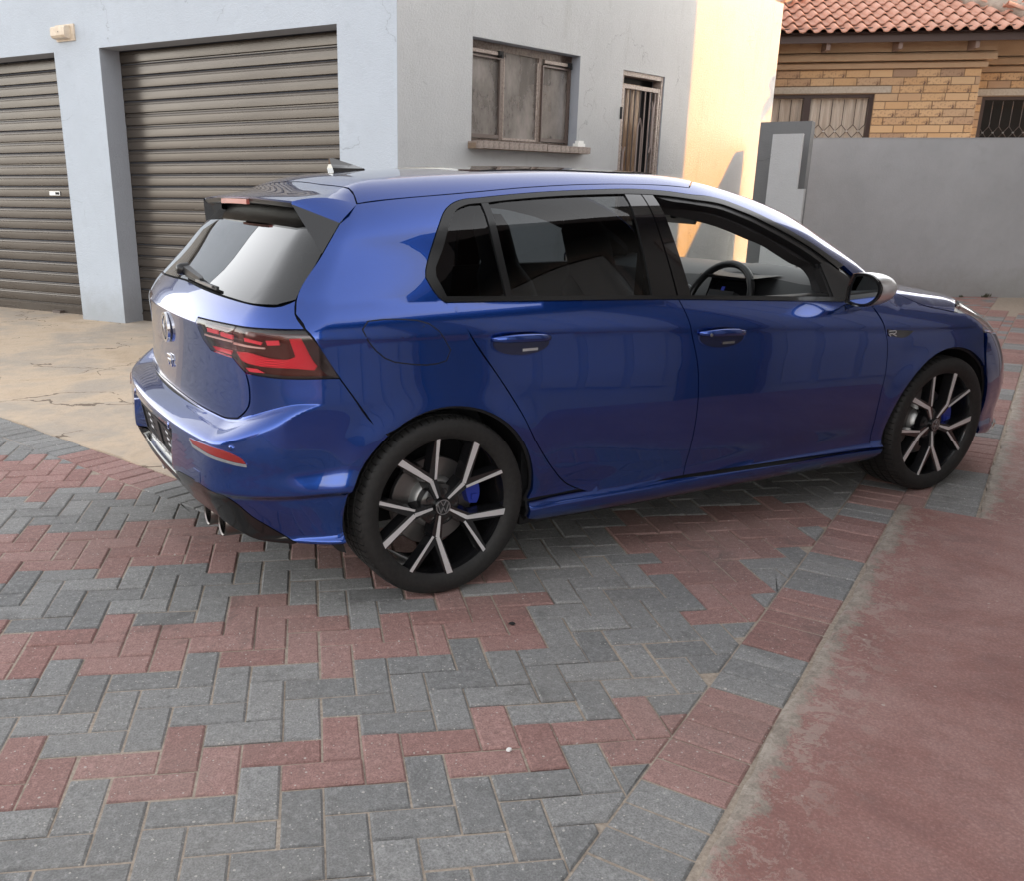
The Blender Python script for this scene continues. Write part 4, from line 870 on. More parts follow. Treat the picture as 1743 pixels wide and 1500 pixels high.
 'fmark': [(2.153,-0.884,0.804),(2.333,-0.882,0.787),(2.295,-0.885,0.767),(2.164,-0.886,0.776)],
 'hl': [(2.577,-0.813,0.892),(2.679,-0.785,0.896),(2.776,-0.772,0.879),(2.776,-0.817,0.854),(2.774,-0.845,0.833),(2.7,-0.853,0.843),(2.618,-0.841,0.864)],
 'fl': [(2.81,-0.874,0.753),(2.927,-0.861,0.736),(2.976,-0.862,0.688),(3.008,-0.867,0.619),(2.936,-0.873,0.676),(2.894,-0.874,0.72),(2.849,-0.876,0.726)],
 'sensor': [(-0.691,-0.788,0.613)],
 'tow': [(-0.778,-0.573,0.495),(-0.766,-0.639,0.501),(-0.771,-0.618,0.466)],
 'emblem': [(-0.712,-0.05,0.931),(-0.71,0.045,0.898),(-0.708,0.076,0.867),(-0.709,0.042,0.838),(-0.71,-0.017,0.822),(-0.709,-0.064,0.853),(-0.71,-0.076,0.897)],
 'crease': [(-0.336,-0.877,0.938),(-0.131,-0.887,0.929),(0.029,-0.889,0.923),(0.408,-0.89,0.912),(0.92,-0.89,0.888),(1.311,-0.89,0.864),(2.134,-0.885,0.812)],
}


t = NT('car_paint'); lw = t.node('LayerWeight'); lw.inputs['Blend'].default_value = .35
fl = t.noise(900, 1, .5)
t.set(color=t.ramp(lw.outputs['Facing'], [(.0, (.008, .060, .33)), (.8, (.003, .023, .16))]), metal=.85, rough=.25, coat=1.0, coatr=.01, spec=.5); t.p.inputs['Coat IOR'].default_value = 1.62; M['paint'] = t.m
M['gloss_black'] = plain('gloss_black', (.006, .006, .007), .08, coat=1.0, coatr=.02)
M['satin_black'] = plain('satin_black', (.012, .012, .013), .32)
M['trim_black'] = plain('trim_black', (.007, .0075, .008), .24)
M['inner_black'] = plain('inner_black', (.008, .008, .009), .8)
M['rubber'] = plain('rubber', (.012, .012, .013), .55)
t = NT('tyre_rubber'); n = t.noise(60, 4); t.set(color=t.ramp(n, [(.3, (.012, .012, .012)), (.7, (.024, .023, .022))]), rough=.62, spec=.35); M['tyre'] = t.m
M['rim_black'] = plain('rim_black', (.008, .008, .009), .22, coat=.6, coatr=.05)
M['rim_face'] = plain('rim_face', (.78, .78, .79), .36, .55)
M['disc'] = plain('disc', (.22, .21, .205), .38, .85)
M['disc_hat'] = plain('disc_hat', (.50, .50, .49), .4, .8)
M['caliper'] = plain('caliper', (.012, .035, .34), .35, coat=.5)
M['chrome'] = plain('chrome', (.80, .80, .81), .08, 1.0)
M['mirror_silver'] = plain('mirror_silver', (.82, .83, .85), .30, 1.0)
M['mirror_glass'] = plain('mirror_glass', (.85, .86, .88), .0, 1.0)
M['titan'] = plain('titan', (.20, .18, .17), .28, 1.0)
M['soot'] = plain('soot', (.01, .01, .01), .9)
M['glass_priv'] = glass('glass_priv', (.16, .185, .20), 1.50, 0)
M['glass_rear'] = glass('glass_rear', (.10, .115, .125), 1.6, 0, fmul=1.55)
M['glass_clear'] = glass('glass_clear', (.86, .90, .88), 1.45, 0)
M['lamp_lens'] = glass('lamp_lens', (.96, .84, .83), 1.5, 0, fmul=1.1)
M['lamp_clear'] = glass('lamp_clear', (.75, .78, .80), 1.5, 0)
M['lamp_dark'] = plain('lamp_dark', (.065, .014, .014), .2)
M['lamp_red'] = plain('lamp_red', (.62, .012, .028), .25)
t = NT('lamp_grid'); n = t.node('TexChecker'); n.inputs['Scale'].default_value = 260; t.l(t.coord(), n.inputs['Vector']); n.inputs[1].default_value = (.75, .03, .06, 1); n.inputs[2].default_value = (.38, .006, .018, 1); t.set(color=n.outputs[0], rough=.25); M['lamp_grid'] = t.m
M['lamp_led'] = plain('lamp_led', (.70, .05, .08), .25)
M['lamp_white'] = plain('lamp_white', (.62, .48, .44), .25)
M['reflector'] = plain('reflector', (.28, .018, .016), .18, coat=.6)
M['brake_lens'] = plain('brake_lens', (.42, .12, .10), .2)
M['plate_black'] = plain('plate_black', (.016, .016, .018), .45)
M['plate_text'] = plain('plate_text', (.75, .76, .78), .5)
M['seat'] = plain('seat', (.018, .019, .022), .75)
M['dash'] = plain('dash', (.014, .0145, .016), .5)
M['dash_top_sheen'] = plain('dash_top_sheen', (.11, .11, .112), .5)  # sheen on top of the dashboard painted in as a paler grey
M['head_lining'] = plain('head_lining', (.022, .022, .024), .9)
M['screen_blue'] = plain('screen_blue', (.05, .07, .45), .2)

M['diffuser_black'] = plain('diffuser_black', (.005, .005, .006), .16, coat=.3, coatr=.03)

# ------------------------------------------------------------------ panels cut out of the body surface
def grad(P, e=.003):
    g = np.stack([F(P + d) - F(P - d) for d in np.eye(3) * e], -1); return g / (np.linalg.norm(g, axis=-1, keepdims=True) + 1e-12)
class Proj:
    def __init__(s, kind): s.k = kind
    def uv(s, P):
        P = np.asarray(P, float)
        if s.k == 'S': return P[:, [0, 2]]
        if s.k == 'O': return np.stack([P[:, 0], P[:, 2] * math.cos(R(38)) + P[:, 1] * math.sin(R(38))], 1)
        if s.k == 'T': return P[:, [0, 1]]
        if s.k == 'R': return P[:, [1, 2]]
        if s.k == 'C': return np.stack([np.arctan2(-P[:, 1], -.15 - P[:, 0]) * .6, P[:, 2]], 1)
        if s.k == 'N': return np.stack([np.arctan2(-P[:, 1], P[:, 0] - 2.75) * .6, P[:, 2]], 1)
    def ray(s, q):
        n = len(q); o = np.zeros((n, 3)); d = np.zeros((n, 3))
        if s.k == 'S': o[:, 0] = q[:, 0]; o[:, 1] = -1.05; o[:, 2] = q[:, 1]; d[:, 1] = 1; L = 1.04
        elif s.k == 'O':
            c, w = math.cos(R(38)), math.sin(R(38)); o[:, 0] = q[:, 0]; o[:, 1] = q[:, 1] * w; o[:, 2] = q[:, 1] * c; d[:, 1] = c; d[:, 2] = -w; o -= d * 1.6; L = 1.75
        elif s.k == 'T': o[:, 0] = q[:, 0]; o[:, 1] = q[:, 1]; o[:, 2] = 1.7; d[:, 2] = -1; L = 1.2
        elif s.k == 'R': o[:, 0] = -1.1; o[:, 1] = q[:, 0]; o[:, 2] = q[:, 1]; d[:, 0] = 1; L = 1.3
        elif s.k == 'C': a = q[:, 0] / .6; o[:, 0] = -.15 - 1.3 * np.cos(a); o[:, 1] = -1.3 * np.sin(a); o[:, 2] = q[:, 1]; d[:, 0] = np.cos(a); d[:, 1] = np.sin(a); L = 1.25
        elif s.k == 'N': a = q[:, 0] / .6; o[:, 0] = 2.75 + 1.3 * np.cos(a); o[:, 1] = -1.3 * np.sin(a); o[:, 2] = q[:, 1]; d[:, 0] = -np.cos(a); d[:, 1] = np.sin(a); L = 1.25
        return o, d, L
    def hit(s, q, off=0.0):
        q = np.asarray(q, float)
        if len(q) > 1500: return np.concatenate([s.hit(q[:1500], off), s.hit(q[1500:], off)])
        o, d, L = s.ray(q); t = np.linspace(0, L, 90)
        V = F(o[:, None, :] + d[:, None, :] * t[None, :, None]) - off; neg = V < 0; i = neg.argmax(1); none = ~neg.any(1); i = np.where(none, V.argmin(1), np.maximum(i, 1)); r = np.arange(len(q))
        j = np.where(none, i, i - 1); lo = t[j]; hi = t[i]; fl = V[r, j]; fh = V[r, i]; m = hi
        for _ in range(10):
            den = np.where(np.abs(fl - fh) < 1e-12, 1, fl - fh); m = np.where(none, hi, np.clip(lo + (hi - lo) * fl / den, lo, hi)); fm = F(o + d * m[:, None]) - off; n_ = fm < 0
            hi, fh, lo, fl = np.where(n_, m, hi), np.where(n_, fm, fh * .5), np.where(n_, lo, m), np.where(n_, fl * .5, fm)
        hi = np.where(none, t[i], m)
        return o + d * hi[:, None]
PJ = {k: Proj(k) for k in 'SOTRCN'}
def densify(loop, step, smooth=True, closed=True, cang=38):
    """round the gentle corners with Catmull-Rom, keep the sharp ones"""
    P = np.asarray(loop, float); n = len(P); out = []
    def corner(i):
        a = P[i] - P[i - 1]; b = P[(i + 1) % n] - P[i]; a = a / (np.linalg.norm(a) + 1e-9); b = b / (np.linalg.norm(b) + 1e-9)
        return math.degrees(math.acos(max(-1, min(1, a @ b)))) > cang
    ck = [corner(i) for i in range(n)]
    for i in range(n if closed else n - 1):
        p0, p1, p2, p3 = P[i - 1], P[i], P[(i + 1) % n], P[(i + 2) % n]; L = np.linalg.norm(p2 - p1); k = max(1, int(round(L / step)))
        if not smooth: m1 = m2 = p2 - p1
        else:
            def tan(a, b, c):
                la = np.linalg.norm(b - a) + 1e-9; lb = np.linalg.norm(c - b) + 1e-9; return ((b - a) / la * lb + (c - b) / lb * la) / (la + lb)
            m1 = (p2 - p1) if ck[i] else tan(p0, p1, p2) * L; m2 = (p2 - p1) if ck[(i + 1) % n] else tan(p1, p2, p3) * L
        for j in range(k):
            t = j / k; t2 = t * t; t3 = t2 * t
            out.append((2 * t3 - 3 * t2 + 1) * p1 + (t3 - 2 * t2 + t) * m1 + (-2 * t3 + 3 * t2) * p2 + (t3 - t2) * m2)
    return np.array(out)
def ccw(Q): return Q if sum(Q[i][0] * Q[(i + 1) % len(Q)][1] - Q[(i + 1) % len(Q)][0] * Q[i][1] for i in range(len(Q))) > 0 else Q[::-1]
def pinside(p, Q):
    x, y = p[:, 0], p[:, 1]; c = np.zeros(len(p), bool); n = len(Q)
    for i in range(n):
        x1, y1 = Q[i]; x2, y2 = Q[i - 1]
        if y1 == y2: continue
        c ^= ((y1 > y) != (y2 > y)) & (x < (x2 - x1) * (y - y1) / (y2 - y1) + x1)
    return c
def pdist(p, Q):
    d = np.full(len(p), 9.0); n = len(Q)
    for i in range(n):
        a = Q[i]; b = Q[(i + 1) % n]; ab = b - a; t = np.clip(((p - a) @ ab) / (ab @ ab + 1e-12), 0, 1); d = np.minimum(d, np.linalg.norm(p - (a + t[:, None] * ab), axis=1))
    return d
def triangulate(Q, step, lines=(), dense=()):
    lo = Q.min(0); hi = Q.max(0); nx = int((hi[0] - lo[0]) / step) + 2; ny = int((hi[1] - lo[1]) / step) + 2
    G = np.array([(lo[0] + step * (i + .5 * (j % 2)), lo[1] + step * j * .9) for i in range(nx) for j in range(int(ny / .9) + 1)])
    for (a0, a1, b0, b1, st) in dense:
        g2 = np.array([(a, b) for a in np.arange(a0, a1, st) for b in np.arange(b0, b1, st)]); keep = ~((G[:, 0] > a0) & (G[:, 0] < a1) & (G[:, 1] > b0) & (G[:, 1] < b1)); G = np.concatenate([G[keep], g2])
    if len(G): G = G[pinside(G, Q)]
    if len(G): G = G[pdist(G, Q) > step * .38]
    pts = [Vector(q) for q in Q.tolist()]; n = len(pts); edges = []
    lp = []
    for Lq in lines:
        Lq = np.asarray(Lq); ok = pinside(Lq, Q) & (pdist(Lq, Q) > .004); prev = None
        for k in range(len(Lq)):
            if ok[k]:
                pts.append(Vector(Lq[k].tolist())); lp.append(Lq[k])
                if prev is not None: edges.append((prev, len(pts) - 1))
                prev = len(pts) - 1
            else: prev = None
    if len(G) and lp:
        LP = np.array(lp); dd = np.array([np.min(np.hypot(*(LP - g).T)) for g in G]); G = G[dd > step * .33]
    pts += [Vector(q) for q in G.tolist()]
    v, e, f, *_ = delaunay_2d_cdt(pts, edges, [list(range(n))], 1, 1e-6)
    v = np.array([tuple(q) for q in v]); f = [tuple(q) for q in f]
    return v, f
def boundary(f):
    ec = {}
    for t in f:
        for i in range(len(t)): ec[(t[i], t[(i + 1) % len(t)])] = 1
    return [(a, b) for (a, b) in ec if (b, a) not in ec]
def smesh(name, V, Fc, Nn, mats, mi=None):
    me = bpy.data.meshes.new(name); me.from_pydata([tuple(q) for q in V], [], Fc)
    for m in mats: me.materials.append(m)
    if mi is not None: me.polygons.foreach_set('material_index', mi)
    me.polygons.foreach_set('use_smooth', [True] * len(me.polygons)); me.update()
    me.normals_split_custom_set_from_vertices([tuple(q) for q in Nn]); return me
def panel(name, loop, proj, mat, parent, step=.024, shrink=.0022, off=0.0, flange=.014, back=M['inner_black'], lines=(), dense=(), mirror=True, smooth=True, thick=None, backoff=.018, half=False, cang=38):
    """loop: body points (x,y,z). half=True mirrors the outline about y=0 and builds one symmetric panel."""
    pj = PJ[proj]; q = pj.uv(loop)
    if half:
        ax = 1 if proj == 'T' else 0
        m = q.copy(); m[:, ax] *= -1; q = np.concatenate([q, m[::-1]])
        keep = [0]
        for i in range(1, len(q)):
            if np.linalg.norm(q[i] - q[keep[-1]]) > .004: keep.append(i)
        if np.linalg.norm(q[keep[-1]] - q[keep[0]]) < .004: keep.pop()
        q = q[keep]
    Q0 = ccw(densify(ccw(q), step * .9, smooth, cang=cang)); Q = np.array(inset_poly([tuple(a) for a in Q0], shrink)) if shrink else Q0
    v, f = triangulate(Q, step, lines, dense); P = pj.hit(v, off); N = grad(P)
    # outward winding
    a, b, c = (P[[t[i] for t in f]] for i in range(3)); s = np.einsum('ij,ij->i', np.cross(b - a, c - a), N[[t[0] for t in f]])
    if s.sum() < 0: f = [t[::-1] for t in f]
    V = list(P); NN = list(N); FF = list(f); MI = [0] * len(f)
    if flange:
        be = boundary(f); idx = {}
        for a_, b_ in be:
            d = P[b_] - P[a_]; nrm = np.cross(d, N[a_]); nrm = nrm / (np.linalg.norm(nrm) + 1e-9)
            k = len(V); V += [P[a_], P[b_], P[b_] - N[b_] * flange, P[a_] - N[a_] * flange]; NN += [nrm] * 4; FF.append((k + 1, k, k + 3, k + 2)); MI.append(0)
    if back is not None:
        Qb = np.array(inset_poly([tuple(a) for a in Q0], -.006)); vb, fb = triangulate(Qb, step * 2.2); Pb = pj.hit(vb, off); Nb = grad(Pb); k = len(V)
        a, b, c = (Pb[[t[i] for t in fb]] for i in range(3)); s = np.einsum('ij,ij->i', np.cross(b - a, c - a), Nb[[t[0] for t in fb]])
        if s.sum() < 0: fb = [t[::-1] for t in fb]
        V += list(Pb - Nb * backoff); NN += list(Nb); FF += [tuple(k + i for i in t) for t in fb]; MI += [1] * len(fb)
    V = np.array(V); NN = np.array(NN); mats = [mat] + ([back] if back is not None else [])
    o = link(bpy.data.objects.new(name, smesh(name, V, FF, NN, mats, MI)), parent)
    if mirror and not half:
        S = np.array([1, -1, 1]); o2 = link(bpy.data.objects.new(name, smesh(name, V * S, [t[::-1] for t in FF], NN * S, mats, MI)), parent); return o, o2
    return o, o
def both(name, mb, mats, parent, **k):
    """build a mesh for the right side and its mirror image"""
    o = mb.obj(name, mats, parent, **k); m2 = MB(); m2.v = [(x, -y, z) for x, y, z in mb.v]; m2.f = [t[::-1] for t in mb.f]; m2.m = list(mb.m); o2 = m2.obj(name, mats, parent, **k); return o, o2
def onT(x, y, off=0): return tuple(PJ['T'].hit(np.array([[x, y]]), off)[0])
def onS(x, z): return tuple(PJ['S'].hit(np.array([[x, z]]))[0])
def onC(th, z): return tuple(PJ['C'].hit(np.array([[th * .6, z]]))[0])
def arch(cx, rad, a0, a1, n=24):
    return [onS(cx + rad * math.cos(R(a0 + (a1 - a0) * i / n)), .3235 + rad * math.sin(R(a0 + (a1 - a0) * i / n))) for i in range(n + 1)]
car = empty('parked_car', (0, 0, 0)); tag(car, 'glossy deep blue five door hatchback parked on the brick paving', 'car')
X_ = np.linspace(-.9, 3.3, 300)
CRL = [np.stack([X_, zc(X_) + d], 1) for d in (-.010, 0, .010)]
def pline(P, proj, n=None): return densify(PJ[proj].uv(np.array(P)), .02, True, closed=False)
belt = OUT['belt']
# --- doors
Bl = [OUT['bline'][0], OUT['bline'][1], OUT['bline'][2], onS(1.097, .62), onS(1.103, .5), onS(1.101, .38), onS(1.096, .281)]
Al = OUT['aline'][:-1] + [onS(2.197, .262)]
Cl = [OUT['cline'][0]] + OUT['cline'][1:-1] + [onS(.584, .299)]
rd_loop = [belt[0], belt[1], Bl[0]] + Bl[1:] + Cl[::-1][:-1]
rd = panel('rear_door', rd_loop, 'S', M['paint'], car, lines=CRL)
fd_loop = [Bl[0], belt[3], belt[4], (2.066, -.85, .918)] + Al + Bl[::-1][:-1]
fd = panel('front_door', fd_loop, 'S', M['paint'], car, lines=CRL)
# --- body side: quarter panel, C pillar, roof rail and A pillar in one
seam = [onT(x, y) for x, y in ((-.205, -.640), (-.057, -.648), (.164, -.648), (.457, -.634), (.747, -.621), (1.0, -.612), (1.22, -.610), (1.29, -.545), (1.45, -.548), (1.65, -.570), (1.85, -.607), (2.05, -.660), (2.2, -.722))]
dlo = OUT['dlo']
ar = arch(0, .362, -4, 127)
bs = [onS(-.247, .612)] + OUT['bseam'][::-1][1:]
q_loop = seam + [(2.12, -.80, .985)] + dlo[::-1] + Cl[1:] + [onS(.345, .297)] + ar[1:-1] + bs + [(-.449, -.866, .938), (-.470, -.847, .965)] + OUT['tgR'][::-1][:-1]
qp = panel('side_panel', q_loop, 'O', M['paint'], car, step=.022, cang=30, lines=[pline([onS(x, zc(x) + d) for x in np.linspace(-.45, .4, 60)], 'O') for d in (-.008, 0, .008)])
# --- sill
s_loop = [onS(.352, .287), onS(.584, .289), onS(1.2, .271), onS(2.197, .251), onS(2.262, .251), onS(2.275, .178), onS(1.5, .185), onS(.65, .198), onS(.40, .208), onS(.347, .225)]
panel('sill', s_loop, 'S', M['paint'], car, step=.018, smooth=False, lines=[np.stack([X_, d + 0 * X_], 1) for d in (.266, .260, .254, .246, .236, .228)])
# --- front wing
far_ = arch(2.628, .367, 190, 44)
hood_edge = [onT(2.20, -.752), onT(2.30, -.79), OUT['hoodline'][1], OUT['hoodline'][2], (2.56, -.849, .863), OUT['hoodline'][3]]
w_loop = [(2.066, -.85, .918), onT(2.12, -.80)] + hood_edge + [onS(2.74, .832), onS(2.845, .78)] + far_[::-1] + [onS(2.262, .26)] + Al[::-1][:-1]
panel('front_wing', w_loop, 'O', M['paint'], car, step=.022, cang=30, lines=[pline([onS(x, zc(x) + d) for x in np.linspace(2.1, 2.8, 50)], 'O') for d in (-.008, 0, .008)])
# --- roof, windscreen, bonnet
rx = [(-.197, -.586), (-.206, -.484), (-.217, -.348), (-.215, -.15), (-.214, 0)]
front_edge = [(1.36, 0), (1.35, -.3), (1.32, -.45), (1.29, -.545)]
r_loop = [onT(*p) for p in rx[::-1]] + seam[0:7] + [onT(*p) for p in front_edge[::-1]]
panel('roof', r_loop, 'T', M['paint'], car, step=.035, half=True, cang=25)
panel('sunroof', [onT(*p) for p in ((.30, 0), (.30, -.40), (.36, -.46), (1.12, -.46), (1.19, -.42), (1.22, 0))], 'T', M['gloss_black'], car, step=.05, half=True, off=.0035, flange=.006, back=None, shrink=0)
ws_loop = [onT(*p) for p in front_edge] + seam[8:] + [onT(2.26, -.70), onT(2.32, -.45), onT(2.345, 0)]
panel('windscreen', ws_loop, 'T', M['glass_clear'], car, step=.05, half=True, back=None, flange=.004, off=-.002, cang=25)
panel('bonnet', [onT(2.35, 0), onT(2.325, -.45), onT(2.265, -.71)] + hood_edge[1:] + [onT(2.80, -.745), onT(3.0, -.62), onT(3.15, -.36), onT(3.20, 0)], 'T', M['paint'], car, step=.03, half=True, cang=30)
# --- front bumper, grille, headlights (hardly seen, but there)
fb_top = [onS(2.845, .78)] + far_[:16]
fb_loop = [(3.27, 0, .66), onT(3.15, -.5), onS(2.95, .745), onS(2.86, .765)] + far_ [1:0:-1] + [p for p in arch(2.628, .367, 42, -14)] + [PJ['N'].hit(np.array([[R(60) * .6, .2]]))[0], PJ['N'].hit(np.array([[R(30) * .6, .2]]))[0], PJ['N'].hit(np.array([[0, .2]]))[0]]
fbq = [(0, .665), (.22, .665), (.42, .69), (.52, .735), (.565, .76)]
N_ = lambda u, z: tuple(PJ['N'].hit(np.array([[u, z]]))[0])
archN = arch(2.628, .367, 36, -14, 14)
fb_loop = [N_(0, .66), N_(.25, .665), N_(.45, .70), onS(2.935, .735), onS(2.88, .745)] + archN + [N_(.60, .20), N_(.3, .20), N_(0, .20)]
panel('front_bumper', fb_loop, 'N', M['paint'], car, step=.03, half=True, cang=30)
hl_loop = [OUT['hoodline'][3], onS(2.74, .832), onS(2.845, .78), onS(2.935, .738), N_(.45, .705), N_(.25, .672), onT(3.15, -.36), onT(3.0, -.62), onT(2.80, -.745)]
for o in panel('headlight', hl_loop, 'N', M['lamp_clear'], car, step=.03, back=M['lamp_dark'], backoff=.03, cang=25): pass
panel('grille', [N_(0, .67), N_(.24, .68), N_(.27, .715), N_(0, .72)], 'N', M['gloss_black'], car, step=.04, half=True)
panel('air_intake', [(x, y, z) for x, y, z in (N_(.47, .56), N_(.56, .60), N_(.60, .52), N_(.58, .40), N_(.52, .36))], 'N', M['gloss_black'], car, step=.03, off=.004, back=None, flange=.006, shrink=0)
for nm, pts_, mt, of in (('air_intake', [(x, y, z) for x, y, z in OUT['fl']], 'gloss_black', .004),): pass
panel('intake_blade', [N_(.475, .60), N_(.53, .625), N_(.60, .635), N_(.585, .60), N_(.55, .52), N_(.53, .45), N_(.515, .46), N_(.52, .54)], 'N', M['mirror_silver'], car, step=.02, off=.012, back=None, flange=.01, shrink=0)
panel('front_lip', [N_(0, .245), N_(.3, .245), N_(.52, .25), N_(.64, .255), N_(.645, .215), N_(.5, .205), N_(0, .20)], 'N', M['gloss_black'], car, step=.03, half=True, off=.010, back=None, flange=.02, shrink=0)
# --- side glass and its trims
ring = dlo[:-1] + OUT['dloin'][::-1]
tr = panel('window_trim', ring, 'S', M['trim_black'], car, step=.014, off=.003, flange=.014, back=None, shrink=0, cang=25)
panel('belt_trim', [p for p in OUT['belttop']] + [p for p in OUT['belt'][::-1][1:]], 'S', M['trim_black'], car, step=.012, off=.005, flange=.012, back=None, shrink=0)
g1 = panel('quarter_glass', OUT['qglass'], 'S', M['glass_priv'], car, step=.04, off=-.004, flange=0, back=None, shrink=-.006)
g2 = panel('rear_door_glass', OUT['rglass'], 'S', M['glass_priv'], car, step=.04, off=-.004, flange=0, back=None, shrink=-.006)
panel('window_bar', OUT['divbar'], 'S', M['trim_black'], car, step=.012, off=.002, flange=.012, back=None, shrink=0)
for k in ('pil_r', 'pil_f'): panel('pillar_trim', OUT[k], 'S', M['gloss_black'], car, step=.02, off=.001, flange=.014, back=M['inner_black'], shrink=.001)
# front door: window frame and lowered glass, mirror sail
fo = OUT['fopen']; din = OUT['dloin']
fr_loop = [OUT['frlow'][0]] + din[11:] + OUT['frlow'][::-1][:-1]
panel('door_frame', fr_loop, 'S', M['satin_black'], car, step=.015, off=-.006, flange=.03, back=None, shrink=0, cang=25)
panel('mirror_sail', [onS(1.80, 1.085), onS(1.845, 1.09), onS(1.90, 1.062), onS(2.0, 1.0), onS(2.04, .93), onS(1.845, .945)], 'S', M['satin_black'], car, step=.02, off=.001, shrink=.001)
panel('window_channel', [onS(1.795, 1.068), onS(1.818, 1.070), onS(1.852, .945), onS(1.828, .945)], 'S', M['rubber'], car, step=.02, off=-.004, flange=.03, back=None, shrink=0)
sc_w = panel('scuttle', [onT(2.345, 0), onT(2.32, -.45), onT(2.26, -.70), onT(2.268, -.71), onT(2.33, -.45), onT(2.352, 0)], 'T', M['satin_black'], car, half=True, step=.03, off=-.01, back=None, shrink=0)
# --- tailgate, rear glass, spoiler
lampP = OUT['lamp']
tb = [(-.714, 0, .664), (-.712, -.2, .661), (-.705, -.318, .659), (-.686, -.489, .656), (-.66, -.60, .657), (-.647, -.668, .668), (-.637, -.708, .692), (-.628, -.731, .717), (-.624, -.738, .759), (-.626, -.730, .803), lampP[9]]
lin = lampP[9:] + lampP[0:2] + [lampP[2], lampP[3], lampP[4]]
gl = [(-.637, 0, 1.047), (-.637, -.236, 1.041), (-.603, -.534, 1.032), (-.568, -.676, 1.028), (-.508, -.752, 1.030), (-.476, -.776, 1.030)]
LS = OUT['lampsplit']
lp_in = [lampP[9], LS[2]] + lampP[11:] + lampP[0:2] + [LS[0], LS[1]]
tg_loop = tb + lin[1:] + [OUT['tgR'][7], OUT['tgR'][6]] + [OUT['tgR'][5]] + gl[:-1][::-1]
tg = panel('tailgate', tg_loop, 'C', M['paint'], car, step=.02, half=True, cang=28, lines=[np.stack([np.linspace(-.75, .75, 110), np.full(110, .945 + d)], 1) for d in (-.007, 0, .007)])[0]
g_loop = [(-.637, 0, 1.047)] + gl[1:-1] + [OUT['tgR'][5], OUT['tgR'][4], OUT['tgR'][3], (-.255, -.64, 1.315), (-.30, -.5, 1.338), (-.335, 0, 1.345)]
rgl = panel('rear_glass', g_loop, 'R', M['glass_rear'], car, step=.04, half=True, back=None, flange=.01, off=-.002, shrink=.003, cang=30)[0]
# spoiler: top skin carried on from the roof, underside, brake light
def spoiler():
    m = MB(); ys = np.linspace(0, 1, 25); V = []; rows = []
    half_t = [(-.427, 0), (-.427, -.15), (-.424, -.30), (-.416, -.45), (-.404, -.555)]
    fx = cub([(0, -.214), (.15, -.215), (.348, -.217), (.484, -.206), (.586, -.197), (.64, -.205)]); te = cub([(0, -.430), (.2, -.429), (.4, -.420), (.56, -.402), (.60, -.385)])
    ymax = lambda s: .592 + s * -.02
    cols = 33; R_ = 12; grid = []
    for j in range(cols):
        w = -1 + 2 * j / (cols - 1); col = []
        for i in range(R_ + 1):
            s = i / R_; yy = w * (.642 - .072 * s ** .8); a = abs(yy); x0 = float(fx(a)) - .003; x1 = float(te(a)); x = x0 + (x1 - x0) * s
            z0 = onT(x0, -a)[2] if False else float(PJ['T'].hit(np.array([[x0, -a]]))[0][2]); z1 = 1.347 - .012 * (a / .56) ** 2
            sl = (float(PJ['T'].hit(np.array([[x0 + .02, -a]]))[0][2]) - z0) / .02
            t = s; h = x1 - x0; m0 = sl * h; m1 = -.30 * abs(h) * 1.0
            z = (2 * t**3 - 3 * t**2 + 1) * z0 + (t**3 - 2 * t**2 + t) * m0 + (-2 * t**3 + 3 * t**2) * z1 + (t**3 - t**2) * m1
            col.append((x, yy, z))
        x, yy, z = col[-1]; col += [(x + .001, yy, z - .006), (x + .012, yy, z - .020), (x + .05, yy, z - .026), (x0 - .03, yy, min(z - .02, z0 - .04)), (x0 + .05, yy, z0 - .05)]
        grid.append(col)
    K = len(grid[0])
    m.v = [p for c in grid for p in c]; m.f = [(j * K + i, (j + 1) * K + i, (j + 1) * K + i + 1, j * K + i + 1) for j in range(cols - 1) for i in range(K - 1)]
    m.m = [1 if i >= R_ + 1 else 0 for j in range(cols - 1) for i in range(K - 1)]
    # flanks of the spoiler, wrapping down to the fins
    Bq = np.array(OUT['tgR'][3]) + grad(np.array([OUT['tgR'][3]]))[0] * .004; Aq = np.array((-.404, -.572, 1.326))
    for j, sg in ((0, -1), (cols - 1, 1)):
        n0 = len(m.v)
        for i in range(R_ + 1):
            p = np.array(grid[j][i]); q = Bq + (Aq - Bq) * (i / R_); q = q * np.array([1, -sg, 1]); mid = (p + q) / 2 + np.array([0, sg * .010 * (1 - i / R_), .004]); m.v += [tuple(p), tuple(mid), tuple(q)]
        for i in range(R_):
            a = n0 + 3 * i; m.f += [(a, a + 3, a + 4, a + 1), (a + 1, a + 4, a + 5, a + 2)]; m.m += [0, 0]
    return m
sp = spoiler().obj('spoiler', [M['paint'], M['satin_black']], car, shade_angle=35)
b = MB(); pts = [(float(x) - .004, y, 1.330 - .012 * (y / .56) ** 2) for x, y in ((-.424, .17), (-.427, .09), (-.4275, 0), (-.427, -.09), (-.424, -.17))]
for p, q in zip(pts[:-1], pts[1:]): b.bar(p, q, .012, .017)
b.obj('brake_light', M['brake_lens'], sp)
b = MB()
_o = lambda p, k: tuple(np.array(p) + grad(np.array([p]))[0] * k)
A_, B_, C_ = (-.404, -.572, 1.326), _o(OUT['tgR'][3], .004), _o(OUT['tgR'][4], .003)
n_ = np.cross(np.array(B_) - A_, np.array(C_) - A_); n_ = n_ / np.linalg.norm(n_); n_ = n_ if n_[0] < 0 else -n_
dd = np.array((.05, .10, -.006)); vs = [A_, B_, C_] + [tuple(np.array(p) + dd) for p in (A_, B_, C_)]
b.add(vs, [(0, 1, 2), (3, 5, 4), (0, 3, 4, 1), (1, 4, 5, 2), (2, 5, 3, 0)]); both('spoiler_fin', b, M['gloss_black'], car)
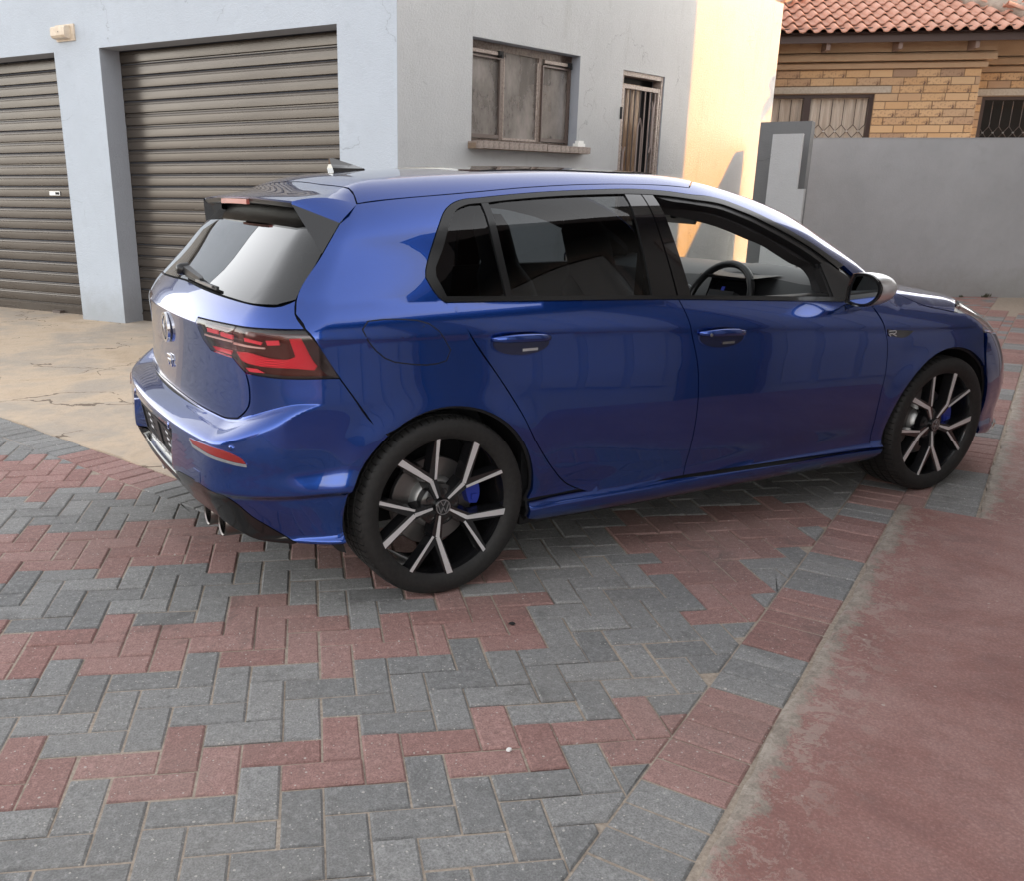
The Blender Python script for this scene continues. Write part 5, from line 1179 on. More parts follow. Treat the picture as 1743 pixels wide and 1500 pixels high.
# --- tail lamps
lens_out = [LS[0], LS[1], LS[2], lampP[9], lampP[8], lampP[7], lampP[6], lampP[5], lampP[4], lampP[3]]
to = panel('tail_lamp', lens_out, 'C', M['lamp_lens'], car, step=.02, back=M['lamp_dark'], backoff=.030, off=.0015, shrink=.0025, cang=25, flange=.01)
ti = panel('inner_tail_lamp', lp_in, 'C', M['lamp_lens'], car, step=.02, back=M['lamp_dark'], backoff=.030, off=.0015, shrink=.002, cang=25, flange=.01)
def lampbit(name, key, mat, par, off, cang=30):
    ps = panel(name, OUT[key], 'C', mat, None, step=.012, off=off, flange=.006, back=None, shrink=0, cang=cang)
    for o, p in zip(ps, par): o.parent = p
lampbit('light_bar', 'L', M['lamp_grid'], to, -.018, 50); lampbit('led_strip', 'b1', M['lamp_led'], to, -.016); lampbit('led_strip', 'b4', M['lamp_led'], to, -.016); lampbit('fog_bar', 'b6', M['lamp_led'], to, -.018)
lampbit('chrome_line', 'wl2', M['lamp_white'], to, -.012); lampbit('chrome_line', 'wl1', M['lamp_white'], ti, -.012)
lampbit('led_strip', 'b2', M['lamp_led'], ti, -.016); lampbit('led_strip', 'b3', M['lamp_led'], ti, -.016); lampbit('light_bar', 'b5', M['lamp_red'], ti, -.018)
lampbit('dark_end', 'blackz', M['gloss_black'], to, -.006)
# --- rear bumper and diffuser
blk = [(-.79, 0, .412), (-.79, -.15, .412), (-.792, -.30, .415), (-.785, -.43, .440), (-.754, -.621, .445), (-.71, -.703, .428), (-.687, -.723, .408), (-.637, -.74, .352), (-.586, -.763, .31), (-.54, -.783, .274), (-.507, -.802, .252)]
arC = arch(0, .362, 127, 192, 10)
rb_loop = [p for p in tb] + [lampP[8], lampP[7], lampP[6]] + bs[::-1][1:-1] + arC + [onS(-.42, .248)] + blk[::-1]
yy_, zz_ = .342, 0
rec = []
for hw, z0, z1 in ((.350, .385, .580), (.335, .40, .565)):
    th = lambda y, x=-.775: math.atan2(-y, -.15 - x) * .6
    rec.append(np.array([(th(y), z1) for y in np.linspace(hw, -hw, 40)])); rec.append(np.array([(th(hw), z) for z in np.linspace(z0, z1, 12)])); rec.append(np.array([(th(-hw), z) for z in np.linspace(z0, z1, 12)]))
crs = [np.array([(t_ * .6, .606 + .08 * float(sst(.84, 1.20, abs(t_))) + d) for t_ in np.linspace(-1.35, 1.35, 200)]) for d in (-.012, -.005, .002, .009, .016, .022, .028, .034, .040, .046, .052, .058, .066, .076, .088)]
rb = panel('rear_bumper', rb_loop, 'C', M['paint'], car, step=.018, half=True, cang=28, lines=rec + crs, back=M['inner_black'])[0]
dbot = [(-.75, 0, .352), (-.762, -.30, .35), (-.75, -.387, .327), (-.72, -.52, .325), (-.705, -.597, .32), (-.654, -.665, .275), (-.613, -.712, .255), (-.583, -.744, .250), (-.519, -.79, .246)]
df = panel('diffuser', [p for p in blk] + dbot[::-1], 'C', M['diffuser_black'], car, step=.02, half=True, cang=28, off=-.003, back=M['inner_black'])[0]
b = MB(); b.box(-.60, -.30, -.68, .68, .245, .27).box(-.62, -.60, -.60, .60, .25, .40); b.obj('under_tray', M['inner_black'], car)
rf = panel('rear_reflector', OUT['reflector'], 'C', M['reflector'], car, step=.015, off=.003, flange=.006, back=None, shrink=.001)
strip = OUT['reflector'][:6]; lo_ = [(x, y, z - .010) for x, y, z in strip]
for o, p in zip(panel('reflector_trim', [strip[0]] + strip[1:] + lo_[::-1], 'C', M['chrome'], None, step=.012, off=.004, flange=.006, back=None, shrink=0), rf): o.parent = p
# --- plate holder with its lettering
ph = empty('plate_holder', (-.765, 0, .478), parent=car)
tilt = Matrix.Rotation(R(-9), 3, 'Y')
def php(name, fill, mat, **k):
    m = MB(); fill(m); m.v = [tuple(tilt @ Vector(p)) for p in m.v]; return m.obj(name, mat, ph, **k)
base_ = php('plate_base', lambda m: m.box(-.006, .006, -.288, .288, -.075, .070), M['plate_black'])
def ribs(m):
    m.box(-.012, -.0062, -.288, .288, .060, .070); m.box(-.012, -.0062, -.288, .288, -.043, -.036)
    for y in (-.283, .283): m.box(-.0121, -.0062, y - .005, y + .005, -.036, .060)
    m.box(-.0121, -.0062, -.03, .03, -.036, .060)
php('plate_frame', ribs, M['plate_black'])
def slots(m):
    for s in (-1, 1):
        for z in (.040, .014, -.012):
            m.box(-.0068, -.0062, s * .16 - .075, s * .16 + .075, z - .004, z + .004, 0); m.box(-.0074, -.0069, s * .16 - .020, s * .16 + .022, z - .0045, z + .0045, 1)
        for k in range(3): m.box(-.0068, -.0062, s * .15 - .03 + k * .03 - .004, s * .15 - .03 + k * .03 + .004, -.031, -.024, 0)
php('plate_slots', slots, [M['black_void'], M['plate_text']])
def text_obj(name, body, size, mat, parent, loc, rot, sx=1.0, extr=.0006):
    cu = bpy.data.curves.new(name, 'FONT'); cu.body = body; cu.size = size; cu.extrude = extr; cu.align_x = 'CENTER'; cu.align_y = 'CENTER'; cu.resolution_u = 3
    to_ = bpy.data.objects.new(name, cu); COL.objects.link(to_); dg = bpy.context.evaluated_depsgraph_get(); dg.update()
    me = bpy.data.meshes.new_from_object(to_.evaluated_get(dg)); bpy.data.objects.remove(to_); bpy.data.curves.remove(cu)
    me.materials.clear(); me.materials.append(mat); o = bpy.data.objects.new(name, me); o.location = loc; o.rotation_euler = rot; o.scale = (sx, 1, 1); return link(o, parent)
text_obj('plate_text', 'AutoCentre Menlyn 012 360 8300', .036, M['plate_text'], ph, tuple(tilt @ Vector((-.0072, 0, -.058))), (R(90 - 0), 0, R(-90)), .92).rotation_euler = (R(90), R(-9) * 0, R(-90))
# --- badges
def vw_badge(m, r, d=.006, st=.011):
    """ring with a V above a W, in the local yz plane facing -x"""
    ring_ = [(0, r * math.cos(2 * math.pi * i / 40), r * math.sin(2 * math.pi * i / 40)) for i in range(40)]
    vs = []; fs = []
    for i in range(40):
        c, s = math.cos(2 * math.pi * i / 40), math.sin(2 * math.pi * i / 40)
        vs += [(-d, r * c, r * s), (-d, (r - st) * c, (r - st) * s), (0, r * c, r * s), (0, (r - st) * c, (r - st) * s)]
    for i in range(40):
        a = 4 * i; b2 = 4 * ((i + 1) % 40); fs += [(a, a + 1, b2 + 1, b2), (a, b2, b2 + 2, a + 2), (a + 1, a + 3, b2 + 3, b2 + 1)]
    m.add(vs, fs); k = r - st * .5; w = st * .8
    seg = [((-.42, .84), (0, .16)), ((0, .16), (.42, .84)), ((-.80, .46), (-.36, -.80)), ((-.36, -.80), (0, -.02)), ((0, -.02), (.36, -.80)), ((.36, -.80), (.80, .46))]
    for (p, q) in seg: m.bar((-d * .5, p[0] * k, p[1] * k), (-d * .5, q[0] * k, q[1] * k), w, d * .96, up=(1, 0, 0))
bdg = MB(); vw_badge(bdg, .056, .010, .010); bo = bdg.obj('badge', M['chrome'], tg); bo.location = (-.7135, 0, .880)
b = MB(); b.lathe([(0, -.001), (.05, -.001)], 32, axis='x'); bb = b.obj('badge_ground', M['gloss_black'], tg); bb.location = (-.7145, 0, .880)
def r_badge(m, s=1.0, d=.006):
    # stylised letter R: a bar over a split leg
    for p, q in (((.052, .020), (-.030, .020)), ((-.030, .020), (-.046, .006)), ((-.046, .006), (-.030, -.004)), ((-.030, -.004), (.048, -.004)), ((.002, -.006), (-.052, -.028)), ((.048, -.004), (.020, -.028))):
        m.bar((0, p[0] * s, p[1] * s), (0, q[0] * s, q[1] * s), .008 * s, d, up=(1, 0, 0))
b = MB(); r_badge(b, .72); ro = b.obj('r_badge', M['chrome'], tg); ro.location = (-.7165, -.02, .762)
# --- parking sensors, towing cover, fuel flap, handles
for P_ in ((-.679, -.744, .60), (-.767, -.30, .522 + .06)):
    for s in (1, -1):
        p = PJ['C'].hit(np.array([[math.atan2(-P_[1], -.15 - P_[0]) * .6, P_[2]]]))[0]; nn = grad(p[None])[0]; b = MB(); q = Vector(nn).to_track_quat('Z', 'Y').to_matrix()
        b.lathe([(.0, .0012), (.0095, .0010), (.0105, -.001), (.0125, -.001), (.0135, .0006), (.0145, -.002)], 20, axis='z'); b.v = [tuple(Vector(p) + q @ Vector(v)) for v in b.v]; b.v = [(x, s * y, z) for x, y, z in b.v]; b.obj('parking_sensor', M['paint'], rb, smooth=True)
tc = [onC(math.atan2(.56, .62) , .49), onC(math.atan2(.60, .60), .488), onC(math.atan2(.60, .60), .452), onC(math.atan2(.565, .615), .445)]
panel('tow_cover', tc, 'C', M['paint'], rb, step=.02, off=.0012, flange=.004, back=None, shrink=0, mirror=False)
FFL = densify(np.array(OUT['fuel'])[:, [0, 2]], .02, True, cang=89); FFL = [onS(a_, b_) for a_, b_ in FFL[::2]]
ff = panel('fuel_flap', FFL, 'S', M['paint'], car, step=.02, off=.0015, flange=.006, back=None, shrink=.002, mirror=False, smooth=False, lines=CRL)[0]
fg = panel('flap_gap', FFL, 'S', M['inner_black'], ff, step=.02, off=.0008, flange=.0, back=None, shrink=-.0018, mirror=False, smooth=False)
def handle(cx, cz, tiltz, par, lock):
    """pull handle over a hollow whose shade is painted dark"""
    L = .118
    for sgn, pr in ((1, par[0]), (-1, par[1])):
        b = MB(); n = 18; K = 10; base = np.array(onS(cx, cz)); nn = grad(base[None])[0]
        for i in range(n + 1):
            u = -1 + 2 * i / n; x = cx + u * L; zc_ = cz + tiltz * u + .006 * (1 - u * u); hh = .0145 * (1 - .50 * abs(u) ** 3); o_ = np.array(onS(x, zc_)); lift = .034 * (1 - abs(u) ** 3.2) ** .8 + .003
            for k in range(K):
                a = 2 * math.pi * k / K; dz = math.sin(a) * hh; dy = math.cos(a) * .009 * (1 - .3 * abs(u)); b.v.append((x, o_[1] - lift + dy, zc_ + dz))
        for i in range(n): b.f += [(i * K + k, i * K + (k + 1) % K, (i + 1) * K + (k + 1) % K, (i + 1) * K + k) for k in range(K)]
        b.f += [tuple(range(K)), tuple(n * K + k for k in reversed(range(K)))]; b.m = [0] * len(b.f)
        b.v = [(x, sgn * y, z) for x, y, z in b.v]; b.obj('door_handle', M['paint'], pr, smooth=True)
        # nearly flat oval behind the grip, the shade of its recess painted dark
        b = MB(); rings = [(1.0, .0008), (.93, .0012), (.82, .0010), (.6, .0006), (.3, .0004), (.02, .0004)]; n = 28
        for r_, o2 in rings:
            for k in range(n):
                a = 2 * math.pi * k / n; x = cx + math.cos(a) * .122 * r_; z = cz - .016 + math.sin(a) * .043 * r_ + tiltz * math.cos(a) * r_; p = np.array(onS(x, z)); b.v.append((x, sgn * (p[1] - o2), z))
        for i in range(len(rings) - 1): b.f += [(i * n + k, i * n + (k + 1) % n, (i + 1) * n + (k + 1) % n, (i + 1) * n + k) for k in range(n)]
        b.m = [0 if i < n else 1 for i in range(len(b.f))]; b.obj('handle_scoop', [M['paint'], M['scoop_shade']], pr, smooth=True)
        if lock and sgn == 1:
            b = MB(); b.lathe([(0, 0), (.006, 0), (.0065, .002)], 14, axis='y'); lo = b.obj('lock_barrel', M['chrome_dull'], pr); p = onS(cx - L * .72, cz); lo.location = (cx - L * .72, p[1] - .036, cz + .001)
        b = MB(); b.box(cx + .004, cx + .066, -.0006, .0006, cz - .044, cz - .035); ho = b.obj('handle_glint', M['chrome'], pr); ho.location = (0, sgn * (onS(cx, cz - .04)[1] - .003), 0)  # chrome strip added as the bright reflection low in the handle recess
M['scoop_shade'] = plain('scoop_shade', (.002, .007, .05), .25, .3, coat=1.0)  # near-black blue that paints in the shade of the handle recess
handle(.283, .893, -.004, rd, False); handle(1.193, .853, -.005, fd, True)
# wing badge
panel('wing_badge_bar', [OUT['fmark'][i] for i in range(4)], 'S', M['gloss_black'], car, step=.02, off=.003, flange=.004, back=None, shrink=0)
b = MB(); r_badge(b, .50, .004); b.v = [(2.185 - y, 0 - x, z) for x, y, z in b.v]; b.v = [(x, y + onS(2.18, .787)[1] - .005, z + .787) for x, y, z in b.v]; both('wing_badge', b, M['chrome'], car)
# antenna fin
b = MB(); zr = onT(.03, 0)[2]
prof = [(-.045, 1.0, 0), (-.05, .95, .018), (-.046, .9, .022)]
for (x0, x1, w0, z0), (xa, xb, w1, z1) in zip([(-.040, .105, .030, zr - .012), (-.046, .098, .030, zr + .010), (-.046, .05, .014, zr + .024)], [(-.046, .098, .030, zr + .010), (-.046, .05, .014, zr + .024), (-.048, -.03, .004, zr + .046)]):
    b.add([(x0, -w0, z0), (x1, -w0 * .15, z0 - (.004 if z0 < zr else 0)), (x1, w0 * .15, z0 - (.004 if z0 < zr else 0)), (x0, w0, z0), (xa, -w1, z1), (xb, -w1 * .15, z1), (xb, w1 * .15, z1), (xa, w1, z1)], [(0, 1, 5, 4), (1, 2, 6, 5), (2, 3, 7, 6), (3, 0, 4, 7), (4, 5, 6, 7)], 0)
b.obj('roof_antenna', M['gloss_black'], car, shade_angle=50)
# rear wiper
wp = empty('rear_wiper', (0, 0, 0), parent=car)
b = MB(); b.lathe([(0, -.035), (.016, -.034), (.022, -.02), (.024, .01)], 16, axis='x'); o = b.obj('wiper_pivot', M['satin_black'], wp, smooth=True); o.location = (-.618, .045, 1.085)
b = MB(); b.v = []; sec = [(.075, .022, .022), (.02, .026, .026), (-.10, .022, .018), (-.22, .016, .012), (-.235, .008, .008)]
pr_ = []
for y, w, h in sec:
    xg = PJ['R'].hit(np.array([[y, 1.088 - (.075 - y) * .06]]))[0][0]; pr_.append((xg - .030, y, 1.088 - (.075 - y) * .06, w, h))
for x, y, z, w, h in pr_: b.v += [(x + .010, y, z - w * .6), (x - h * .5, y, z - w * .45), (x - h * .5, y, z + w * .45), (x + .010, y, z + w * .6)]
b.f = [(i * 4 + k, i * 4 + (k + 1) % 4, i * 4 + 4 + (k + 1) % 4, i * 4 + 4 + k) for i in range(4) for k in range(4)] + [(3, 2, 1, 0), (16, 17, 18, 19)]; b.m = [0] * len(b.f); b.obj('wiper_arm', M['satin_black'], wp, shade_angle=30)
b = MB(); P2 = [PJ['R'].hit(np.array([[y, 1.066 - (.02 - y) * .03]]))[0] + np.array([-.012, 0, 0]) for y in np.linspace(.02, -.405, 9)]
for p, q in zip(P2[:-1], P2[1:]): b.bar(p, q, .010, .012)
b.obj('wiper_blade', M['rubber'], wp)
b = MB(); b.bar(P2[4] + np.array([-.012, 0, .004]), P2[8] + np.array([-.01, .03, .004]), .007, .008); b.obj('wiper_clip', M['chrome_dull'], wp)
# exhaust tips
for y in (-.385, -.515, .385, .515):
    ex = empty('exhaust_tip', (-.715 + (.018 if abs(y) < .45 else .035), y, .268), parent=car); ex.rotation_euler = (0, R(4), 0)
    b = MB(); b.lathe([(.044, .30), (.050, .20), (.052, .02), (.053, .0), (.050, -.004), (.046, .0), (.045, .16)], 36, axis='x'); b.obj('tip_tube', M['titan'], ex, smooth=False, shade_angle=40)
    b = MB(); b.lathe([(0, .12), (.046, .12)], 24, axis='x'); b.obj('tip_inside', M['soot'], ex)
    b = MB(); b.lathe([(.0445, .002), (.0435, .05)], 36, axis='x'); b.obj('tip_liner', M['titan'], ex)
    b = MB()
    for k in range(30):
        a = 2 * math.pi * k / 30; b.box(-.002, .002, -.0022, .0022, -.0022, .0022, at=(.012, math.cos(a) * .0438, math.sin(a) * .0438))
    b.obj('tip_holes', M['soot'], ex)
    b = MB(); sg = -1 if y < 0 else 1; q = lambda a, x: (x, sg * math.cos(a) * .0527, math.sin(a) * .0527)
    for (a0, x0), (a1, x1) in (((.75, .03), (.35, .075)), ((.75, .075), (.55, .052)), ((.35, .03), (.55, .052)), ((.22, .03), (.22, .075))): b.bar(q(a0, x0), q(a1, x1), .007, .002, up=(0, sg * .8, .5))
    b.obj('tip_mark', M['soot'], ex)
# door mirrors
mr = empty('door_mirror', (0, 0, 0), parent=car)
def mirror_side(s):
    par = mr if s == 1 else empty('door_mirror', (0, 0, 0), parent=car)
    def mk(name, b, mat, **k): b.v = [(x, s * y, z) for x, y, z in b.v]; return b.obj(name, mat, par, **k)
    out = [(-.905, .935), (-.912, 1.02), (-.925, 1.055), (-.975, 1.062), (-1.03, 1.048), (-1.065, 1.01), (-1.06, .975), (-1.02, .937), (-.95, .926)]
    Q = densify(np.array(out), .012, True, cang=60)
    c0 = Q.mean(0); rings = [(1.84, .90), (1.832, .97), (1.84, 1.0), (1.88, .99), (1.92, .93), (1.955, .80), (1.985, .55), (1.998, .22)]
    b = MB(); n = len(Q)
    for x, k in rings:
        for p in Q:
            w = c0 + (p - c0) * k; b.v.append((x + (.10 * (w[0] + .98) if x > 1.85 else 0), w[0], w[1]))
    cut = 1.0
    for i in range(len(rings) - 1):
        for k in range(n):
            j = (k + 1) % n; zz = (Q[k][1] + Q[j][1]) / 2; b.f.append((i * n + k, i * n + j, (i + 1) * n + j, (i + 1) * n + k)); b.m.append(0 if (i >= 2 and zz > .965 - .02 * i) else 1)
    b.f.append(tuple((len(rings) - 1) * n + k for k in range(n))); b.m.append(1)
    mk('mirror_housing', b, [M['mirror_silver'], M['gloss_black']], shade_angle=40)
    b = MB(); Q2 = c0 + (Q - c0) * .89; b.v = [(1.843, p[0], p[1]) for p in Q2]; b.f = [tuple(range(n))]; b.m = [0]; mk('mirror_rim', b, M['satin_black'])
    b = MB(); Q2 = c0 + (Q - c0) * .80; b.v = [(1.8395 + .06 * (p[0] - c0[0]), p[0], p[1]) for p in Q2]; b.f = [tuple(range(n))]; b.m = [0]; mk('mirror_glass', b, M['mirror_glass'])
    b = MB(); b.add([(1.86, -.93, .937), (1.98, -.93, .937), (1.98, -.95, .93), (1.87, -.95, .93), (1.90, -.835, .915), (2.0, -.835, .915), (2.0, -.835, .885), (1.90, -.835, .885)], [(0, 1, 5, 4), (1, 2, 6, 5), (2, 3, 7, 6), (3, 0, 4, 7), (0, 3, 2, 1), (4, 5, 6, 7)]); mk('mirror_arm', b, M['gloss_black'])
mirror_side(1); mirror_side(-1)

# ------------------------------------------------------------------ wheels
RT, RR = .3235, .2555
def tyre_mesh():
    # (y, r, kind) outer face at y=-.1175 ; kind 1 = shoulder rib with cross cuts
    prof = [(-.098, .245, 0), (-.108, .252, 0), (-.1115, .2575, 0), (-.1165, .268, 0), (-.119, .283, 0), (-.1175, .297, 0), (-.113, .3085, 0), (-.1065, .3165, 1), (-.095, .3212, 1), (-.074, .3232, 1), (-.0735, .3165, 0), (-.0655, .3165, 0), (-.065, .3235, 2), (-.026, .3238, 2), (-.0255, .3165, 0), (-.0145, .3165, 0), (-.014, .3238, 2)]
    prof = prof + [(-y, r, k) for y, r, k in prof[::-1]]
    m = MB(); NP = 76; th = []
    for i in range(NP):
        p = 2 * math.pi / NP
        for t, g in ((0, 0), (.80, 0), (.845, 1), (.955, 1)): th.append((p * (i + t), g))
    K = len(prof)
    for a, g in th:
        for y, r, k in prof:
            rr = r - (.0050 if (g and k == 1) else (.0035 if g and k == 2 else 0)); aa = a + (.35 * abs(y) if k == 1 else .6 * y if k == 2 else 0)
            m.v.append((rr * math.cos(aa), y, rr * math.sin(aa)))
    n = len(th)
    m.f = [(i * K + j, i * K + j + 1, ((i + 1) % n) * K + j + 1, ((i + 1) % n) * K + j) for i in range(n) for j in range(K - 1)]; m.m = [0] * len(m.f)
    return m.mesh('tyre', M['tyre'], shade_angle=34)
def rim_meshes():
    b = MB(); b.lathe([(.2335, .105), (.236, .06), (.228, .0), (.2325, -.060), (.236, -.088), (.240, -.100), (.249, -.1045), (.2552, -.1050), (.2560, -.100), (.246, -.090)], 80)
    b.lathe([(.2552, .098), (.2335, .105)], 60); barrel = b.mesh('rim_barrel', M['rim_black'], shade_angle=35)
    b = MB()
    for k in range(5):
        a0 = R(132 - 72 * k)
        for s0, s1 in ((R(2.5), R(34.2)), (R(37.4), R(69.2))):
            b.lathe([(.2470, -.1068), (.2500, -.1076), (.2532, -.1068)], 10, ang=(a0 - s1, a0 - s0))
    lip = b.mesh('rim_lip', M['rim_face'], fix=False)
    # spokes: hub -> kink -> (left tip, right tip); black body with machined face
    body = MB(); face = MB()
    def P(r, a, y): return (r * math.cos(a), y, r * math.sin(a))
    def quad_bar(mb, p0, p1, w0, w1, y0, y1, th, a_in=0.0):
        (r0, a0), (r1, a1) = p0, p1; A = np.array([r0 * math.cos(a0), r0 * math.sin(a0)]); B = np.array([r1 * math.cos(a1), r1 * math.sin(a1)]); d = (B - A) / np.linalg.norm(B - A); nn = np.array([-d[1], d[0]])
        vs = []
        for (c, w, y) in ((A, w0, y0), (B, w1, y1)):
            for s in (-1, 1):
                q = c + nn * s * w / 2; vs.append((q[0], y, q[1])); q2 = c + nn * s * (w / 2 + th * .22); vs.append((q2[0], y + th, q2[1]))
        mb.add(vs, [(0, 4, 6, 2), (1, 3, 7, 5), (0, 1, 5, 4), (2, 6, 7, 3), (0, 2, 3, 1), (4, 5, 7, 6)])
    for k in range(5):
        c = R(113.5 - 72 * k); kk = (.109, c); hub = (.030, c); tl = (.2455, c + R(18.3)); tr_ = (.2455, c - R(18.0))
        quad_bar(body, hub, kk, .026, .040, -.086, -.097, .045); quad_bar(body, kk, tl, .030, .032, -.097, -.1035, .040); quad_bar(body, kk, tr_, .026, .022, -.097, -.1035, .036)
        kl = (.107, c + R(1.5)); quad_bar(face, (.034, c + R(2)), kl, .007, .0135, -.0875, -.0988, .002); quad_bar(face, kl, (.2485, c + R(18.6)), .0135, .0215, -.0988, -.1056, .002)
        quad_bar(face, (.106, c - R(7.5)), (.2485, c - R(18.3)), .0075, .0120, -.0985, -.1056, .002)
    spoke = body.mesh('rim_spokes', M['rim_black'], shade_angle=30); facem = face.mesh('spoke_face', M['rim_face'], fix=True)
    hb = MB(); hb.lathe([(.0, -.082), (.028, -.082), (.060, -.080), (.076, -.072), (.080, -.03)], 40)
    for k in range(5):
        a = R(77.5 - 72 * k); hb.lathe([(0, -.077), (.0085, -.078), (.0095, -.0805), (.012, -.0815), (.0125, -.0765)], 12); n = 5 * 12
        for i in range(len(hb.v) - n, len(hb.v)): x, y, z = hb.v[i]; hb.v[i] = (x + .052 * math.cos(a), y, z + .052 * math.sin(a))
    hub = hb.mesh('hub', M['rim_black'], shade_angle=35)
    cp = MB(); cp.lathe([(0, -.0975), (.027, -.0975), (.029, -.096), (.029, -.08)], 32); cap = cp.mesh('hub_cap', M['gloss_black'], shade_angle=35)
    bd = MB(); vw_badge(bd, .0275, .002, .0032); bd.v = [(y, x - .0978, z) for x, y, z in bd.v]; badge = bd.mesh('hub_badge', M['chrome_dull'])
    return barrel, lip, spoke, facem, hub, cap, badge
def brake_meshes():
    b = MB(); b.lathe([(.095, -.012), (.158, -.012), (.160, -.010), (.160, .010), (.158, .012), (.095, .012)], 60); disc = b.mesh('brake_disc', M['disc'], shade_angle=35)
    b = MB(); b.lathe([(.03, -.040), (.080, -.040), (.090, -.030), (.0955, -.011)], 48); hat = b.mesh('disc_hat', M['disc_hat'], shade_angle=35)
    b = MB(); vs = []; a0, a1 = R(-8), R(40); n = 10
    for i in range(n + 1):
        a = a0 + (a1 - a0) * i / n; e = .012 * abs(2 * i / n - 1) ** 3
        for r, y in ((.118 + e, -.050), (.172 - e, -.050), (.180 - e, -.03), (.180 - e, .03), (.118 + e, .03)): vs.append((r * math.cos(a), y, r * math.sin(a)))
    b.add(vs, [(i * 5 + k, i * 5 + (k + 1) % 5, i * 5 + 5 + (k + 1) % 5, i * 5 + 5 + k) for i in range(n) for k in range(5)] + [tuple(range(5)), tuple(n * 5 + k for k in reversed(range(5)))])
    for a in (R(2), R(30)): b.box(.135, .160, -.056, -.0502, -.010, .010, rot=Matrix.Rotation(-a, 3, 'Y'))
    cal = b.mesh('brake_caliper', M['caliper'], shade_angle=30); return disc, hat, cal
tyre_m = tyre_mesh(); rim_m = rim_meshes(); brk_m = brake_meshes()
def wheel(x, side, spin):
    w = empty('wheel', (x, -side * (.894 - .1185 - .006), RT), parent=car)
    w.rotation_euler = (0, 0, 0 if side == 1 else math.pi)
    o = link(bpy.data.objects.new('tyre', tyre_m), w)
    r_ = link(bpy.data.objects.new('rim', rim_m[0]), w); r_.rotation_euler.y = spin; r_.scale = (1.027, 1, 1.027)
    for nm, me in zip(('rim_lip', 'spokes', 'spoke_face', 'hub', 'hub_cap', 'hub_badge'), rim_m[1:]):
        o = link(bpy.data.objects.new(nm, me), w); o.rotation_euler.y = spin
        if nm in ('rim_lip', 'spokes', 'spoke_face'): o.scale = (1.027, 1, 1.027)
        if nm in ('rim_lip', 'spoke_face', 'hub_badge'): o.location.y = -.0006
    for nm, me in zip(('brake_disc', 'disc_hat', 'brake_caliper'), brk_m):
        o = link(bpy.data.objects.new(nm, me), w); o.location.y = -.004
        if nm == 'brake_caliper' and side == -1: o.rotation_euler.y = R(140)
    return w
wheel(0, 1, 0); wheel(2.628, 1, R(-13)); wheel(0, -1, R(20)); wheel(2.628, -1, R(40))
# wheel housings, sills underneath, floor
for cx in (0, 2.628):
    for s in (1, -1):
        b = MB(); b.lathe([(.372, -.855 + .01), (.385, -.80), (.385, -.58)], 40, ang=(R(-18), R(198))); b.lathe([(.385, -.58), (.05, -.575)], 40, ang=(R(-18), R(198)))
        b.v = [(x + cx, s * y, z + .3235) for x, y, z in b.v]; b.obj('wheel_liner', M['inner_black'], car, smooth=True, fix=False)
b = MB(); b.box(.36, 2.26, -.80, .80, .175, .215).box(-.40, 3.0, -.57, .57, .19, .24).box(2.26, 2.30, -.80, .80, .2, .7).box(3.0, 3.25, -.6, .6, .19, .6); b.obj('floor_pan', M['inner_black'], car)

# ------------------------------------------------------------------ cabin
cab = empty('cabin', (0, 0, 0), parent=car)
def cb(name, fill, mat, **k):
    m = MB(); fill(m); return m.obj(name, mat, cab, **k)
# headlining just under the roof, trims over the pillars
hl = panel('headlining', [onT(-.25, 0), onT(-.25, -.50), onT(0, -.56), onT(.6, -.55), onT(1.0, -.54), onT(1.25, -.53), onT(1.30, 0)], 'T', M['head_lining'], cab, half=True, step=.08, off=-.055, back=None, flange=0, shrink=0)
panel('a_pillar_trim', OUT['apin'] + OUT['aplow'][::-1], 'S', M['head_lining'], cab, step=.02, off=-.045, back=None, flange=.05, shrink=0)
panel('b_pillar_trim', [onS(.90, 1.345), onS(1.02, 1.345), onS(1.09, .98), onS(.95, .98)], 'S', M['head_lining'], cab, step=.05, off=-.045, back=None, flange=.03, shrink=0)
panel('c_pillar_trim', [onS(-.02, 1.20), onS(.10, 1.33), onS(.16, 1.33), onS(.05, 1.04), onS(-.45, 1.0), onS(-.40, 1.12), onS(-.26, 1.26), onT(-.22, -.60), onT(.2, -.60)], 'O', M['head_lining'], cab, step=.04, off=-.04, back=None, flange=.0, shrink=0)
for s in (1, -1):
    cb('door_card', lambda m: (m.box(.35, 2.1, -s * .80 - .012, -s * .80 + .012, .25, .945), m.box(.1, 2.0, -s * .80 - .03, -s * .80 + .03, .945, .965 if s == 1 else .995)), M['dash'])
# dashboard
def dash(m):
    prof = [(1.66, .62), (1.66, .80), (1.72, .90), (1.80, .985), (1.92, 1.020), (2.08, 1.035), (2.28, 1.012), (2.34, .90), (2.36, .6)]
    n = len(prof); ys = np.linspace(-.77, .77, 15)
    for y in ys:
        bow = .06 * (abs(y) / .77) ** 2; hump = .035 * math.exp(-((y + .37) / .20) ** 2)
        for x, z in prof: m.v.append((x - bow * (x < 2.0) * -1 + 0, y, z + (hump if .9 < z and x < 2.0 else 0)))
    m.f = [(j * n + i, j * n + i + 1, (j + 1) * n + i + 1, (j + 1) * n + i) for j in range(14) for i in range(n - 1)] + [tuple(range(n)), tuple(14 * n + i for i in range(n))]; m.m = [(1 if i < 3 else 0) for j in range(14) for i in range(n - 1)] + [1, 1]
cb('dashboard', dash, [M['dash_top_sheen'], M['dash']], shade_angle=45)
cb('cluster_screen', lambda m: m.add([(1.715, -.50, .90), (1.715, -.24, .90), (1.75, -.24, 1.0), (1.75, -.50, 1.0)], [(0, 1, 2, 3)]), M['gloss_black'], fix=False)
